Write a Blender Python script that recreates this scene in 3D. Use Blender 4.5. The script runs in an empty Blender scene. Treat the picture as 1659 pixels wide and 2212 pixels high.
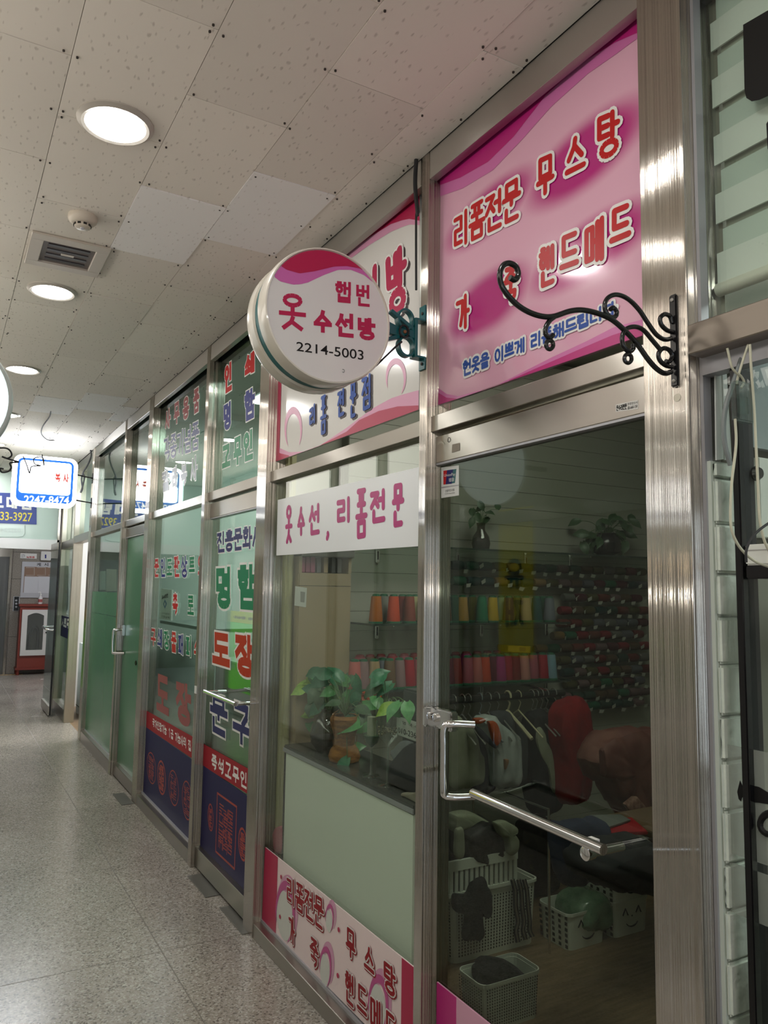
import bpy, bmesh, math, random
from mathutils import Vector, Matrix
random.seed(7)
SC = bpy.context.scene
COL = SC.collection

# ------------------------------------------------------------------ camera
# metres: the shop fronts lie in the plane x = 0 and run along +y, the floor is z = 0
W, H, FPX = 1659., 2212., 1660.
CAM = Vector((-1.2568, 0.0, 1.5))
CEIL = 2.89
def _frame():
    Y = Vector((-126 - W/2, 1260.5 - H/2, FPX)).normalized()
    a = Vector((0, -1, 0)); a = (a - Y*a.dot(Y)).normalized(); b = Y.cross(a)
    u = a*math.cos(.064) + b*math.sin(.064)
    X = Y.cross(u)
    return X, Y, u
_X, _Y, _U = _frame()
ROW = [Vector((_X[i], _Y[i], _U[i])) for i in range(3)]        # camera right, down, forward in the world
cd = bpy.data.cameras.new('camera'); cam = bpy.data.objects.new('camera', cd); COL.objects.link(cam)
cd.sensor_fit = 'VERTICAL'; cd.sensor_height = 24.0; cd.lens = FPX/H*24.0; cd.clip_start = .02; cd.clip_end = 100
M = Matrix.Identity(4)
for i in range(3):
    M[i][0] = ROW[0][i]; M[i][1] = -ROW[1][i]; M[i][2] = -ROW[2][i]; M[i][3] = CAM[i]
cam.matrix_world = M
SC.camera = cam
# ------------------------------------------------------------------ world, exposure
w = bpy.data.worlds.new('world'); SC.world = w; w.use_nodes = True
w.node_tree.nodes['Background'].inputs[0].default_value = (.75, .8, .85, 1)
w.node_tree.nodes['Background'].inputs[1].default_value = .05
SC.view_settings.view_transform = 'Standard'; SC.view_settings.look = 'None'
SC.view_settings.exposure = 0.0; SC.view_settings.gamma = 1.0; SC.view_settings.use_curve_mapping = False
SC.cycles.max_bounces = 10; SC.cycles.transparent_max_bounces = 24; SC.cycles.glossy_bounces = 5
SC.cycles.sample_clamp_indirect = 4.0; SC.cycles.caustics_reflective = False; SC.cycles.caustics_refractive = False
SC.cycles.use_denoising = True; SC.cycles.use_adaptive_sampling = True; SC.cycles.adaptive_threshold = .03
LAMP = 88.0          # radiance of the ceiling downlights
ENTRY = 2.4          # daylight in the far entrance behind the camera
LEFT_FILL = 3.3           # glowing strip added high on the unseen left wall to light the ceiling
LEFT_FILL_LOW = .06        # weaker glowing panes added below that strip
TAILOR = 8.5         # unseen ceiling lamp added to brighten the tailor's shop

TORCH = 8.0          # small phone light held by the viewer, it draws the eye-level streak on the brushed steel
ld = bpy.data.lights.new('phone_light', 'POINT'); ld.energy = TORCH; ld.shadow_soft_size = .008; ld.color = (1, .95, .85)
lo_ = bpy.data.objects.new('phone_light', ld); COL.objects.link(lo_); lo_.location = CAM + Vector((.0, -.03, .0))

# ------------------------------------------------------------------ photo pixel -> point on a known plane
def ray(p):
    d = ROW[0]*((p[0]-W/2)/FPX) + ROW[1]*((p[1]-H/2)/FPX) + ROW[2]
    return d
def onx(p, x=0.): r = ray(p); return CAM + r*((x-CAM.x)/r.x)
def ony(p, y): r = ray(p); return CAM + r*((y-CAM.y)/r.y)
def onz(p, z=0.): r = ray(p); return CAM + r*((z-CAM.z)/r.z)
def on(p, plane): return {'x': onx, 'y': ony, 'z': onz}[plane[0]](p, plane[1])

# ------------------------------------------------------------------ materials
MAT = {}
def nd(nt, t, **kw):
    n = nt.nodes.new(t)
    for k, v in kw.items(): setattr(n, k, v)
    return n
def mat(name, col, rough=.5, metal=0., spec=.5, emit=0., emit_col=None, alpha=None, coat=0., trans=0.):
    if name in MAT: return MAT[name]
    m = bpy.data.materials.new(name); m.use_nodes = True
    b = m.node_tree.nodes['Principled BSDF']
    b.inputs['Base Color'].default_value = (*col, 1); b.inputs['Roughness'].default_value = rough
    b.inputs['Metallic'].default_value = metal; b.inputs['Specular IOR Level'].default_value = spec
    if coat: b.inputs['Coat Weight'].default_value = coat; b.inputs['Coat Roughness'].default_value = .05
    if emit: b.inputs['Emission Color'].default_value = (*(emit_col or col), 1); b.inputs['Emission Strength'].default_value = emit
    if trans: b.inputs['Transmission Weight'].default_value = trans
    m.diffuse_color = (*col, 1)
    MAT[name] = m
    return m
def noise_mat(name, c1, c2, scale=8., rough=.6, stretch=(1, 1, 1), bump=0., detail=4., lo=.35, hi=.65, metal=0., spec=.4, bscale=None, coat=0.):
    m = mat(name, c1, rough, metal, spec, coat=coat); nt = m.node_tree; b = nt.nodes['Principled BSDF']
    tc = nd(nt, 'ShaderNodeTexCoord'); mp = nd(nt, 'ShaderNodeMapping'); mp.inputs['Scale'].default_value = stretch
    nt.links.new(tc.outputs['Object'], mp.inputs[0])
    n = nd(nt, 'ShaderNodeTexNoise'); n.inputs['Scale'].default_value = scale; n.inputs['Detail'].default_value = detail
    nt.links.new(mp.outputs[0], n.inputs['Vector'])
    r = nd(nt, 'ShaderNodeValToRGB'); r.color_ramp.elements[0].position = lo; r.color_ramp.elements[1].position = hi
    r.color_ramp.elements[0].color = (*c1, 1); r.color_ramp.elements[1].color = (*c2, 1)
    nt.links.new(n.outputs[0], r.inputs[0]); nt.links.new(r.outputs[0], b.inputs['Base Color'])
    if bump:
        bp = nd(nt, 'ShaderNodeBump'); bp.inputs['Strength'].default_value = bump; bp.inputs['Distance'].default_value = .004
        src = n
        if bscale:
            src = nd(nt, 'ShaderNodeTexNoise'); src.inputs['Scale'].default_value = bscale; nt.links.new(mp.outputs[0], src.inputs['Vector'])
        nt.links.new(src.outputs[0], bp.inputs['Height']); nt.links.new(bp.outputs[0], b.inputs['Normal'])
    return m
GROOVE = .85
def steel(name, col, rough, grain, aniso=1.0):
    # grain: axis the brushing runs along (2 = z, 1 = y); highlights spread across it
    m = mat(name, col, rough, 1.0); nt = m.node_tree; b = nt.nodes['Principled BSDF']
    b.inputs['Anisotropic'].default_value = aniso
    t = nd(nt, 'ShaderNodeCombineXYZ')
    for i, v in enumerate((.707, .707, 0) if grain == 2 else (0, .25, .97)): t.inputs[i].default_value = v
    nt.links.new(t.outputs[0], b.inputs['Tangent'])
    g = nd(nt, 'ShaderNodeNewGeometry'); mp = nd(nt, 'ShaderNodeMapping')
    mp.inputs['Scale'].default_value = tuple(1.6 if i == grain else 900. for i in range(3))
    nt.links.new(g.outputs['Position'], mp.inputs[0])
    n = nd(nt, 'ShaderNodeTexNoise'); n.inputs['Scale'].default_value = 1.; n.inputs['Detail'].default_value = 3.
    nt.links.new(mp.outputs[0], n.inputs['Vector'])
    if grain == 2:
        # brushed grooves: the normal leans sideways from one hairline to the next
        wn = nd(nt, 'ShaderNodeTexNoise'); wn.inputs['Scale'].default_value = 1.; wn.inputs['Detail'].default_value = 0.
        m2 = nd(nt, 'ShaderNodeMapping'); m2.inputs['Scale'].default_value = (2600., 2600., .5); nt.links.new(g.outputs['Position'], m2.inputs[0]); nt.links.new(m2.outputs[0], wn.inputs['Vector'])
        k = nd(nt, 'ShaderNodeMapRange'); k.inputs['From Min'].default_value = .3; k.inputs['From Max'].default_value = .7; k.inputs['To Min'].default_value = -GROOVE; k.inputs['To Max'].default_value = GROOVE
        nt.links.new(wn.outputs[0], k.inputs[0])
        cr = nd(nt, 'ShaderNodeVectorMath', operation='CROSS_PRODUCT'); nt.links.new(g.outputs['True Normal'], cr.inputs[0]); cr.inputs[1].default_value = (0, 0, 1)
        sc = nd(nt, 'ShaderNodeVectorMath', operation='SCALE'); nt.links.new(cr.outputs[0], sc.inputs[0]); nt.links.new(k.outputs[0], sc.inputs['Scale'])
        ad = nd(nt, 'ShaderNodeVectorMath', operation='ADD'); nt.links.new(g.outputs['Normal'], ad.inputs[0]); nt.links.new(sc.outputs[0], ad.inputs[1])
        nm = nd(nt, 'ShaderNodeVectorMath', operation='NORMALIZE'); nt.links.new(ad.outputs[0], nm.inputs[0]); nt.links.new(nm.outputs[0], b.inputs['Normal'])
    r = nd(nt, 'ShaderNodeMapRange'); r.inputs['To Min'].default_value = rough*.86; r.inputs['To Max'].default_value = rough*1.16
    nt.links.new(n.outputs[0], r.inputs[0]); nt.links.new(r.outputs[0], b.inputs['Roughness'])
    return m
STEEL_V = steel('brushed_steel_upright', (.58, .535, .48), .16, 2)
STEEL_H = steel('brushed_steel_rail', (.52, .485, .44), .30, 1)
STEEL_DARK = steel('brushed_steel_base', (.40, .37, .335), .30, 1)
ALU = mat('grey_aluminium_bead', (.42, .42, .45), .45, .5)
CHROME = mat('chrome', (.78, .78, .78), .07, 1.0)
BLACK = mat('black_gloss', (.006, .006, .007), .22)
BLACKM = mat('black_matt', (.008, .008, .009), .6)
RUBBER = mat('black_rubber', (.012, .012, .013), .7)
def glass(name, tint, extra=0., f0=.05):
    m = bpy.data.materials.new(name); m.use_nodes = True; nt = m.node_tree; nt.nodes.clear()
    out = nd(nt, 'ShaderNodeOutputMaterial'); mx = nd(nt, 'ShaderNodeMixShader')
    tr = nd(nt, 'ShaderNodeBsdfTransparent'); tr.inputs[0].default_value = (*tint, 1)
    gl = nd(nt, 'ShaderNodeBsdfGlossy'); gl.inputs['Roughness'].default_value = 0.0; gl.inputs[0].default_value = (.95, .97, .96, 1)
    lw = nd(nt, 'ShaderNodeLayerWeight'); lw.inputs[0].default_value = .5
    pw = nd(nt, 'ShaderNodeMath', operation='POWER'); pw.inputs[1].default_value = 5.
    mr = nd(nt, 'ShaderNodeMapRange'); mr.inputs['To Min'].default_value = f0; mr.inputs['To Max'].default_value = 1.
    nt.links.new(lw.outputs['Facing'], pw.inputs[0]); nt.links.new(pw.outputs[0], mr.inputs[0])
    nt.links.new(mr.outputs[0], mx.inputs[0]); nt.links.new(tr.outputs[0], mx.inputs[1]); nt.links.new(gl.outputs[0], mx.inputs[2])
    nt.links.new(mx.outputs[0], out.inputs[0])
    m.diffuse_color = (*tint, .4); MAT[name] = m
    return m
GLASS = glass('clear_window_glass', (.90, .94, .91), f0=.035)
GLASS_DOOR = glass('grey_door_glass', (.64, .68, .64), f0=.03)
GLASS_UP = glass('green_upper_glass', (.62, .72, .68), f0=.06)
GLASS_GREEN = glass('greenish_thick_glass', (.80, .885, .845), f0=.04)
GLASS_SMALL = glass('thin_glassware', (.88, .92, .9), f0=.09)
FROST = mat('frosted_green_film', (.085, .215, .125), .25, 0., .4)
FROST_PALE = mat('pale_frosted_film', (.33, .42, .38), .25, 0., .5)

# ------------------------------------------------------------------ mesh builder
class MB:
    def __init__(s): s.v = []; s.f = []; s.uv = None
    def add(s, vs, fs):
        k = len(s.v); s.v += [tuple(p) for p in vs]; s.f += [tuple(i+k for i in f) for f in fs]; return s
    def box(s, x0, x1, y0, y1, z0, z1):
        v = [(x, y, z) for x in (x0, x1) for y in (y0, y1) for z in (z0, z1)]
        return s.add(v, [(0, 1, 3, 2), (4, 6, 7, 5), (0, 4, 5, 1), (2, 3, 7, 6), (0, 2, 6, 4), (1, 5, 7, 3)])
    def obox(s, c, a, b, d):
        c, a, b, d = map(Vector, (c, a, b, d))
        v = [c + a*i + b*j + d*k for i in (-1, 1) for j in (-1, 1) for k in (-1, 1)]
        return s.add(v, [(0, 1, 3, 2), (4, 6, 7, 5), (0, 4, 5, 1), (2, 3, 7, 6), (0, 2, 6, 4), (1, 5, 7, 3)])
    def tube(s, pts, r, n=10, caps=True):
        pts = [Vector(p) for p in pts]; rs = r if isinstance(r, (list, tuple)) else [r]*len(pts)
        rings = []; prev = None
        for i, p in enumerate(pts):
            t = (pts[min(i+1, len(pts)-1)] - pts[max(i-1, 0)])
            t = t.normalized() if t.length > 1e-9 else Vector((0, 0, 1))
            if prev is None:
                a = t.orthogonal().normalized()
            else:
                a = prev - t*prev.dot(t); a = a.normalized() if a.length > 1e-6 else t.orthogonal().normalized()
            prev = a; b = t.cross(a)
            rings.append([p + (a*math.cos(2*math.pi*j/n) + b*math.sin(2*math.pi*j/n))*rs[i] for j in range(n)])
        v = [q for R in rings for q in R]; f = []
        for i in range(len(rings)-1):
            for j in range(n):
                f.append((i*n+j, i*n+(j+1) % n, (i+1)*n+(j+1) % n, (i+1)*n+j))
        if caps: f += [tuple(range(n))[::-1], tuple(range((len(rings)-1)*n, len(rings)*n))]
        return s.add(v, f)
    def lathe(s, prof, c, axis=(0, 0, 1), n=24, cap=True):
        # prof: (radius, height along axis)
        ax = Vector(axis).normalized(); a = ax.orthogonal().normalized(); b = ax.cross(a); c = Vector(c)
        v = []; f = []
        for r, h in prof:
            for j in range(n):
                v.append(c + ax*h + (a*math.cos(2*math.pi*j/n) + b*math.sin(2*math.pi*j/n))*max(r, 1e-5))
        for i in range(len(prof)-1):
            for j in range(n):
                f.append((i*n+j, i*n+(j+1) % n, (i+1)*n+(j+1) % n, (i+1)*n+j))
        if cap:
            f.append(tuple(range(n))[::-1]); f.append(tuple(range((len(prof)-1)*n, len(prof)*n)))
        return s.add(v, f)
    def prism(s, pts, d):
        # polygon in space pushed along vector d
        pts = [Vector(p) for p in pts]; d = Vector(d); n = len(pts)
        v = pts + [p + d for p in pts]
        f = [tuple(range(n)), tuple(range(2*n-1, n-1, -1))] + [(i, i+n, (i+1) % n+n, (i+1) % n) for i in range(n)]
        return s.add(v, f)
    def puff(s, pts, d, t=.7, k=.82):
        # a soft body: outline ring, raised inner ring, cap, and a flat back
        pts = [Vector(p) for p in pts]; d = Vector(d); n = len(pts); c = sum(pts, Vector())/n
        mid = [c + (p-c)*(1+(k-1)*.45) + d*.72 for p in pts]
        inn = [c + (p-c)*(k-.12) + d for p in pts]
        back = [c + (p-c)*.9 - d*t for p in pts]
        v = pts + mid + inn + back + [c + d*1.08, c - d*t]
        f = []
        for i in range(n):
            j = (i+1) % n
            f += [(i, j, n+j, n+i), (n+i, n+j, 2*n+j, 2*n+i), (2*n+i, 2*n+j, 4*n), (j, i, 3*n+i, 3*n+j), (3*n+j, 3*n+i, 4*n+1)]
        return s.add(v, f)
    def build(s, name, m, parent=None, smooth=False, bevel=0., seg=2, rel=True):
        me = bpy.data.meshes.new(name); org = Vector((0, 0, 0))
        if parent is None and s.v and rel:
            xs = [Vector(p) for p in s.v]
            org = Vector((sum(p.x for p in xs)/len(xs), sum(p.y for p in xs)/len(xs), min(p.z for p in xs)))
        elif parent is not None:
            q = parent
            while q is not None: org = org + q.location; q = q.parent
        me.from_pydata([tuple(Vector(p)-org) for p in s.v], [], s.f)
        bm = bmesh.new(); bm.from_mesh(me)
        bmesh.ops.recalc_face_normals(bm, faces=bm.faces[:])
        if bevel:
            bmesh.ops.remove_doubles(bm, verts=bm.verts[:], dist=1e-6)
            es = [e for e in bm.edges if len(e.link_faces) == 2 and e.calc_face_angle(0) > .5]
            bmesh.ops.bevel(bm, geom=es, offset=bevel, segments=seg, affect='EDGES', clamp_overlap=True)
        bm.to_mesh(me); bm.free()
        if smooth:
            for p in me.polygons: p.use_smooth = True
        me.materials.append(m)
        o = bpy.data.objects.new(name, me); COL.objects.link(o)
        if parent is None: o.location = org
        else: o.parent = parent
        if smooth:
            try: me.set_sharp_from_angle(angle=.7)
            except Exception: pass
        return o
def empty(name, loc=(0, 0, 0)):
    o = bpy.data.objects.new(name, None); COL.objects.link(o); o.location = loc; o.empty_display_size = .05
    return o
def tag(o, label, cat, group=None):
    o['label'] = label; o['category'] = cat
    if group: o['group'] = group
    return o
def struct(o): o['kind'] = 'structure'; return o
def copy_tree(o, loc=None, parent=None):
    c = o.copy(); COL.objects.link(c)
    if parent is not None: c.parent = parent
    if loc is not None: c.location = loc
    for ch in [x for x in COL.objects if x.parent == o]: copy_tree(ch, None, c)
    return c
from mathutils import noise as mnoise
def rumple(o, amp=.012, scale=14., cuts=2, fold=.55):
    # creases of cloth: subdivide and push along the normals
    me = o.data; bm = bmesh.new(); bm.from_mesh(me)
    bmesh.ops.subdivide_edges(bm, edges=bm.edges[:], cuts=cuts, use_grid_fill=True, smooth=.6)
    bm.normal_update()
    for v in bm.verts:
        p = v.co*scale; q = Vector((p.x*1.0, p.y, p.z*fold))
        v.co += v.normal*amp*(mnoise.noise(q) + .6*abs(mnoise.noise(q*2.3)) - .2)
    bm.to_mesh(me); bm.free()
    for p in me.polygons: p.use_smooth = True
    return o
def bez(p, n=8):
    # smooth line through points (Catmull-Rom)
    P = [Vector(x) for x in p]; P = [P[0]*2-P[1]] + P + [P[-1]*2-P[-2]]; out = []
    for i in range(1, len(P)-2):
        a, b, c, d = P[i-1:i+3]
        for k in range(n):
            t = k/n
            out.append(.5*((2*b) + (c-a)*t + (2*a-5*b+4*c-d)*t*t + (3*b-a-3*c+d)*t**3))
    out.append(P[-2]); return out
def arc(cx, cy, r, a0, a1, n=14, ry=None):
    ry = ry or r
    return [(cx + r*math.cos(math.radians(a0+(a1-a0)*i/n)), cy + ry*math.sin(math.radians(a0+(a1-a0)*i/n))) for i in range(n+1)]

# ------------------------------------------------------------------ stroke lettering (hangul is composed from its letters)
EL = arc(.5, .5, .5, 90, 450, 22)
def _el(x0, y0, x1, y1): return [(x0+(x1-x0)*a, y0+(y1-y0)*b) for a, b in EL]
CONS = {
 'ㄱ': [[(0, .95), (.95, .95), (.9, .45), (.62, 0)]], 'ㄴ': [[(.05, 1), (.05, .03), (1, .03)]], 'ㄷ': [[(1, .97), (.05, .97), (.05, .03), (1, .03)]],
 'ㄹ': [[(0, 1), (.95, 1), (.95, .52), (.05, .52), (.05, 0), (1, 0)]], 'ㅁ': [[(.05, 1), (.05, 0), (.95, 0), (.95, 1), (.05, 1)]],
 'ㅂ': [[(.05, 1), (.05, 0), (.95, 0), (.95, 1)], [(.05, .52), (.95, .52)]], 'ㅅ': [[(.5, 1), (.42, .6), (0, 0)], [(.45, .62), (1, 0)]],
 'ㅇ': [EL], 'ㅈ': [[(0, .97), (.97, .97), (.5, .5), (0, 0)], [(.5, .5), (1, 0)]], 'ㅊ': [[(.5, 1.08), (.5, .82)], [(.02, .76), (.98, .76), (.5, .4), (0, 0)], [(.5, .4), (1, 0)]],
 'ㅋ': [[(0, .97), (.95, .97), (.9, .4), (.6, 0)], [(.02, .5), (.9, .5)]], 'ㅌ': [[(1, 1), (.05, 1), (.05, 0), (1, 0)], [(.05, .5), (.95, .5)]],
 'ㅍ': [[(0, 1), (1, 1)], [(0, 0), (1, 0)], [(.3, 1), (.3, 0)], [(.7, 1), (.7, 0)]], 'ㅎ': [[(.3, 1.06), (.7, 1.06)], [(0, .76), (1, .76)], _el(.08, -.02, .92, .58)],
}
def _dbl(c): return [[(x*.44, y) for x, y in s] for s in CONS[c]] + [[(.56+x*.44, y) for x, y in s] for s in CONS[c]]
for d, c in (('ㄲ', 'ㄱ'), ('ㄸ', 'ㄷ'), ('ㅃ', 'ㅂ'), ('ㅆ', 'ㅅ'), ('ㅉ', 'ㅈ')): CONS[d] = _dbl(c)
LS = 'ㄱㄲㄴㄷㄸㄹㅁㅂㅃㅅㅆㅇㅈㅉㅊㅋㅌㅍㅎ'; VS = 'ㅏㅐㅑㅒㅓㅔㅕㅖㅗㅘㅙㅚㅛㅜㅝㅞㅟㅠㅡㅢㅣ'
TS = ['', 'ㄱ', 'ㄲ', 'ㄳ', 'ㄴ', 'ㄵ', 'ㄶ', 'ㄷ', 'ㄹ', 'ㄺ', 'ㄻ', 'ㄼ', 'ㄽ', 'ㄾ', 'ㄿ', 'ㅀ', 'ㅁ', 'ㅂ', 'ㅄ', 'ㅅ', 'ㅆ', 'ㅇ', 'ㅈ', 'ㅊ', 'ㅋ', 'ㅌ', 'ㅍ', 'ㅎ']
VV = {'ㅏ': [[(.3, 1), (.3, 0)], [(.3, .5), (1, .5)]], 'ㅐ': [[(.2, .97), (.2, .03)], [(.2, .5), (.85, .5)], [(.85, 1), (.85, 0)]], 'ㅑ': [[(.3, 1), (.3, 0)], [(.3, .62), (1, .62)], [(.3, .38), (1, .38)]],
      'ㅓ': [[(.75, 1), (.75, 0)], [(0, .52), (.75, .52)]], 'ㅔ': [[(0, .52), (.4, .52)], [(.4, .97), (.4, .03)], [(.95, 1), (.95, 0)]], 'ㅕ': [[(.75, 1), (.75, 0)], [(0, .66), (.75, .66)], [(0, .38), (.75, .38)]],
      'ㅣ': [[(.6, 1), (.6, 0)]]}
VH = {'ㅗ': [[(0, .08), (1, .08)], [(.5, .08), (.5, .95)]], 'ㅛ': [[(0, .08), (1, .08)], [(.32, .08), (.32, .95)], [(.68, .08), (.68, .95)]], 'ㅜ': [[(0, .92), (1, .92)], [(.5, .92), (.5, 0)]],
      'ㅠ': [[(0, .92), (1, .92)], [(.32, .92), (.32, 0)], [(.68, .92), (.68, 0)]], 'ㅡ': [[(0, .5), (1, .5)]]}
MIX = {'ㅘ': ('ㅗ', 'ㅏ'), 'ㅙ': ('ㅗ', 'ㅐ'), 'ㅚ': ('ㅗ', 'ㅣ'), 'ㅝ': ('ㅜ', 'ㅓ'), 'ㅞ': ('ㅜ', 'ㅔ'), 'ㅟ': ('ㅜ', 'ㅣ'), 'ㅢ': ('ㅡ', 'ㅣ')}
def _fit(st, b): return [[(b[0]+(b[2]-b[0])*x, b[1]+(b[3]-b[1])*y) for x, y in s] for s in st]
PUNCT = {'1': [[(.3, .8), (.55, 1), (.55, 0)]], ',': [[(.5, .16), (.55, .08), (.4, -.1)]], '·': [_el(.4, .4, .6, .6)], ')': [arc(.2, .5, .4, -60, 60, 8)], '-': [[(.1, .5), (.9, .5)]]}
def glyph(ch):
    if ch in PUNCT: return PUNCT[ch]
    c = ord(ch) - 0xAC00
    if c < 0 or c > 11171: return []
    L, V, T = LS[c//588], VS[(c % 588)//28], TS[c % 28]
    out = []
    if V in VV:
        nar = V in 'ㅐㅔ'
        r = .46 if nar else .56
        if T:
            out += _fit(CONS[L], (.02, .5, r-.04, .96)); out += _fit(VV[V], (r+.04, .42, 1, 1)); out += _fit(CONS[T], (.16, 0, .94, .32))
        else:
            out += _fit(CONS[L], (.02, .1, r-.04, .9)); out += _fit(VV[V], (r+.06, 0, 1, 1))
    elif V in VH:
        if T:
            hh = {'ㅡ': (.5, .62)}.get(V, (.42, .62))
            out += _fit(CONS[L], (.16, .7, .84, 1)); out += _fit(VH[V], (0, hh[0], 1, hh[1])); out += _fit(CONS[T], (.14, 0, .86, .3))
        else:
            out += _fit(CONS[L], (.12, .5, .88, 1)); out += _fit(VH[V], (0, .02, 1, .4))
    else:
        a, b = MIX[V]
        if T:
            out += _fit(CONS[L], (.04, .68, .56, 1)); out += _fit(VH[a], (0, .4, .62, .6)); out += _fit(VV[b], (.68, .36, 1, 1)); out += _fit(CONS[T], (.16, 0, .9, .28))
        else:
            out += _fit(CONS[L], (.04, .52, .56, .98)); out += _fit(VH[a], (0, .12, .62, .42)); out += _fit(VV[b], (.68, 0, 1, 1))
    return out
def strokes_to_mb(mb, strokes, size, wd, mapf, rnd=True, n=Vector((-1, 0, 0))):
    # strokes in the unit square -> flat ribbons of real width wd (metres) on a w x h field
    sw, sh = size
    cnt = [0]
    def P(x, y): return mapf(x/sw, y/sh) + n*(cnt[0]*3.5e-6)
    for s in strokes:
        pts = [Vector((x*sw, y*sh)) for x, y in s]
        for a, b in zip(pts, pts[1:]):
            d = b - a
            if d.length < 1e-7: continue
            d.normalize(); nn = Vector((-d.y, d.x))*wd/2
            e = Vector((0, 0)) if rnd else d*wd/2*(.0 if len(pts) > 12 else .92)
            q = [a - e + nn, b + e + nn, b + e - nn, a - e - nn]; cnt[0] += 1
            mb.add([P(*p) for p in q], [(0, 1, 2, 3)])
        if rnd or len(pts) > 12:
            for p in pts[::2 if len(pts) > 12 else 1]:
                cnt[0] += 1
                mb.add([P(p.x + wd/2*math.cos(i*math.pi/5), p.y + wd/2*math.sin(i*math.pi/5)) for i in range(10)], [tuple(range(10))])
def quad3(q, plane):
    if isinstance(q[0], (tuple, list)) and len(q[0]) == 3 or isinstance(q[0], Vector): return [Vector(p) for p in q]
    return [on(p, plane) for p in q]
def sq(x0, y0, x1, y1):
    # bounding box in the photo of a patch on the shop-front plane -> its corners TL TR BR BL
    def m(px, py): return (py-1260.5)/(px+126.)
    xm = (x0+x1)/2; w_ = x1-x0
    mt, mb_ = m(xm, y0), m(xm, y1)
    TL, TR = ((x0, y0-mt*w_), (x1, y0)) if mt < 0 else ((x0, y0), (x1, y0+mt*w_))
    BL, BR = ((x0, y1), (x1, y1+mb_*w_)) if mb_ < 0 else ((x0, y1-mb_*w_), (x1, y1))
    return [TL, TR, BR, BL]
def bil(c, off=Vector((0, 0, 0))):
    TL, TR, BR, BL = c
    def f(s, t): return (TL*(1-s) + TR*s)*t + (BL*(1-s) + BR*s)*(1-t) + off
    return f
def nrm(plane):
    return Vector((-1, 0, 0)) if plane[0] == 'x' else Vector((0, -1, 0))
def letter(items, plane, wd, layers, parent, name='lettering', rnd=True, gap=.16, mirror=False):
    """items: list of (text, corners); layers: (extra width, material, lift, (ds, dt) shift in metres, part name)"""
    n = nrm(plane)
    for ex, m, lift, sh, nm in layers:
        for txt, q in items:
            mb = MB()
            c = quad3(q, plane)
            if mirror: c = [c[1], c[0], c[3], c[2]]
            sx = ((c[1]-c[0]) + (c[2]-c[3])).normalized(); sy = Vector((0, 0, 1))
            f = bil(c, n*lift + sx*sh[0] + sy*sh[1])
            w_ = ((c[1]-c[0]).length + (c[2]-c[3]).length)/2; h_ = ((c[0]-c[3]).length + (c[1]-c[2]).length)/2
            unit = sum(.5 if ch == ' ' else 1. for ch in txt) + gap*(len(txt)-1); k = 1/unit; x = 0.
            in_w = min(wd/2/w_, .2) if len(txt) == 1 else 0; in_h = min(wd/2/h_, .2)
            for ch in txt:
                cw = .5 if ch == ' ' else 1.
                st = [[((x + a*cw)*k*(1-2*in_w) + in_w, b*(1-2*in_h) + in_h) for a, b in s] for s in glyph(ch)]
                strokes_to_mb(mb, st, (w_, h_), wd+ex, f, rnd, n)
                x += cw + gap
            if mb.v: mb.build(nm or name, m, parent)
_font_cache = {}
def ftext(txt, q, plane, m, parent, name='lettering', lift=.001, bold=0., mirror=False):
    key = (txt, bold)
    if key not in _font_cache:
        c = bpy.data.curves.new('t', 'FONT'); c.body = txt; c.size = 1; c.offset = bold; c.resolution_u = 4
        o = bpy.data.objects.new('t', c); COL.objects.link(o)
        dg = bpy.context.evaluated_depsgraph_get(); me = bpy.data.meshes.new_from_object(o.evaluated_get(dg))
        bpy.data.objects.remove(o)
        vs = [v.co.copy() for v in me.vertices]; fs = [tuple(p.vertices) for p in me.polygons]; bpy.data.meshes.remove(me)
        _font_cache[key] = (vs, fs)
    vs, fs = _font_cache[key]
    x0 = min(v.x for v in vs); x1 = max(v.x for v in vs); y0 = min(v.y for v in vs); y1 = max(v.y for v in vs)
    c = quad3(q, plane)
    if mirror: c = [c[1], c[0], c[3], c[2]]
    f = bil(c, nrm(plane)*lift)
    return MB().add([f((v.x-x0)/(x1-x0), (v.y-y0)/max(y1-y0, 1e-6)) for v in vs], fs).build(name, m, parent)
def plate(q, plane, t, m, name, parent, lift=0., bevel=0.):
    # a flat sheet of thickness t whose front lies on the plane
    c = quad3(q, plane); n = nrm(plane)
    return MB().prism([p + n*lift for p in c], -n*t).build(name, m, parent, bevel=bevel)
def patch(pts, plane, m, name, parent, lift):
    c = [on(p, plane) if not isinstance(p, Vector) else p for p in pts]; n = nrm(plane)
    return MB().prism([p + n*lift for p in c], n*-.0004).build(name, m, parent)
def fill_strip(top, bot, plane, m, name, parent, lift):
    # printed band between two lines of photo points
    n = nrm(plane); a = [on(p, plane)+n*lift for p in top]; b = [on(p, plane)+n*lift for p in bot]; k = len(a)
    return MB().add(a+b, [(i, i+1, k+i+1, k+i) for i in range(k-1)]).build(name, m, parent)
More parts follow.
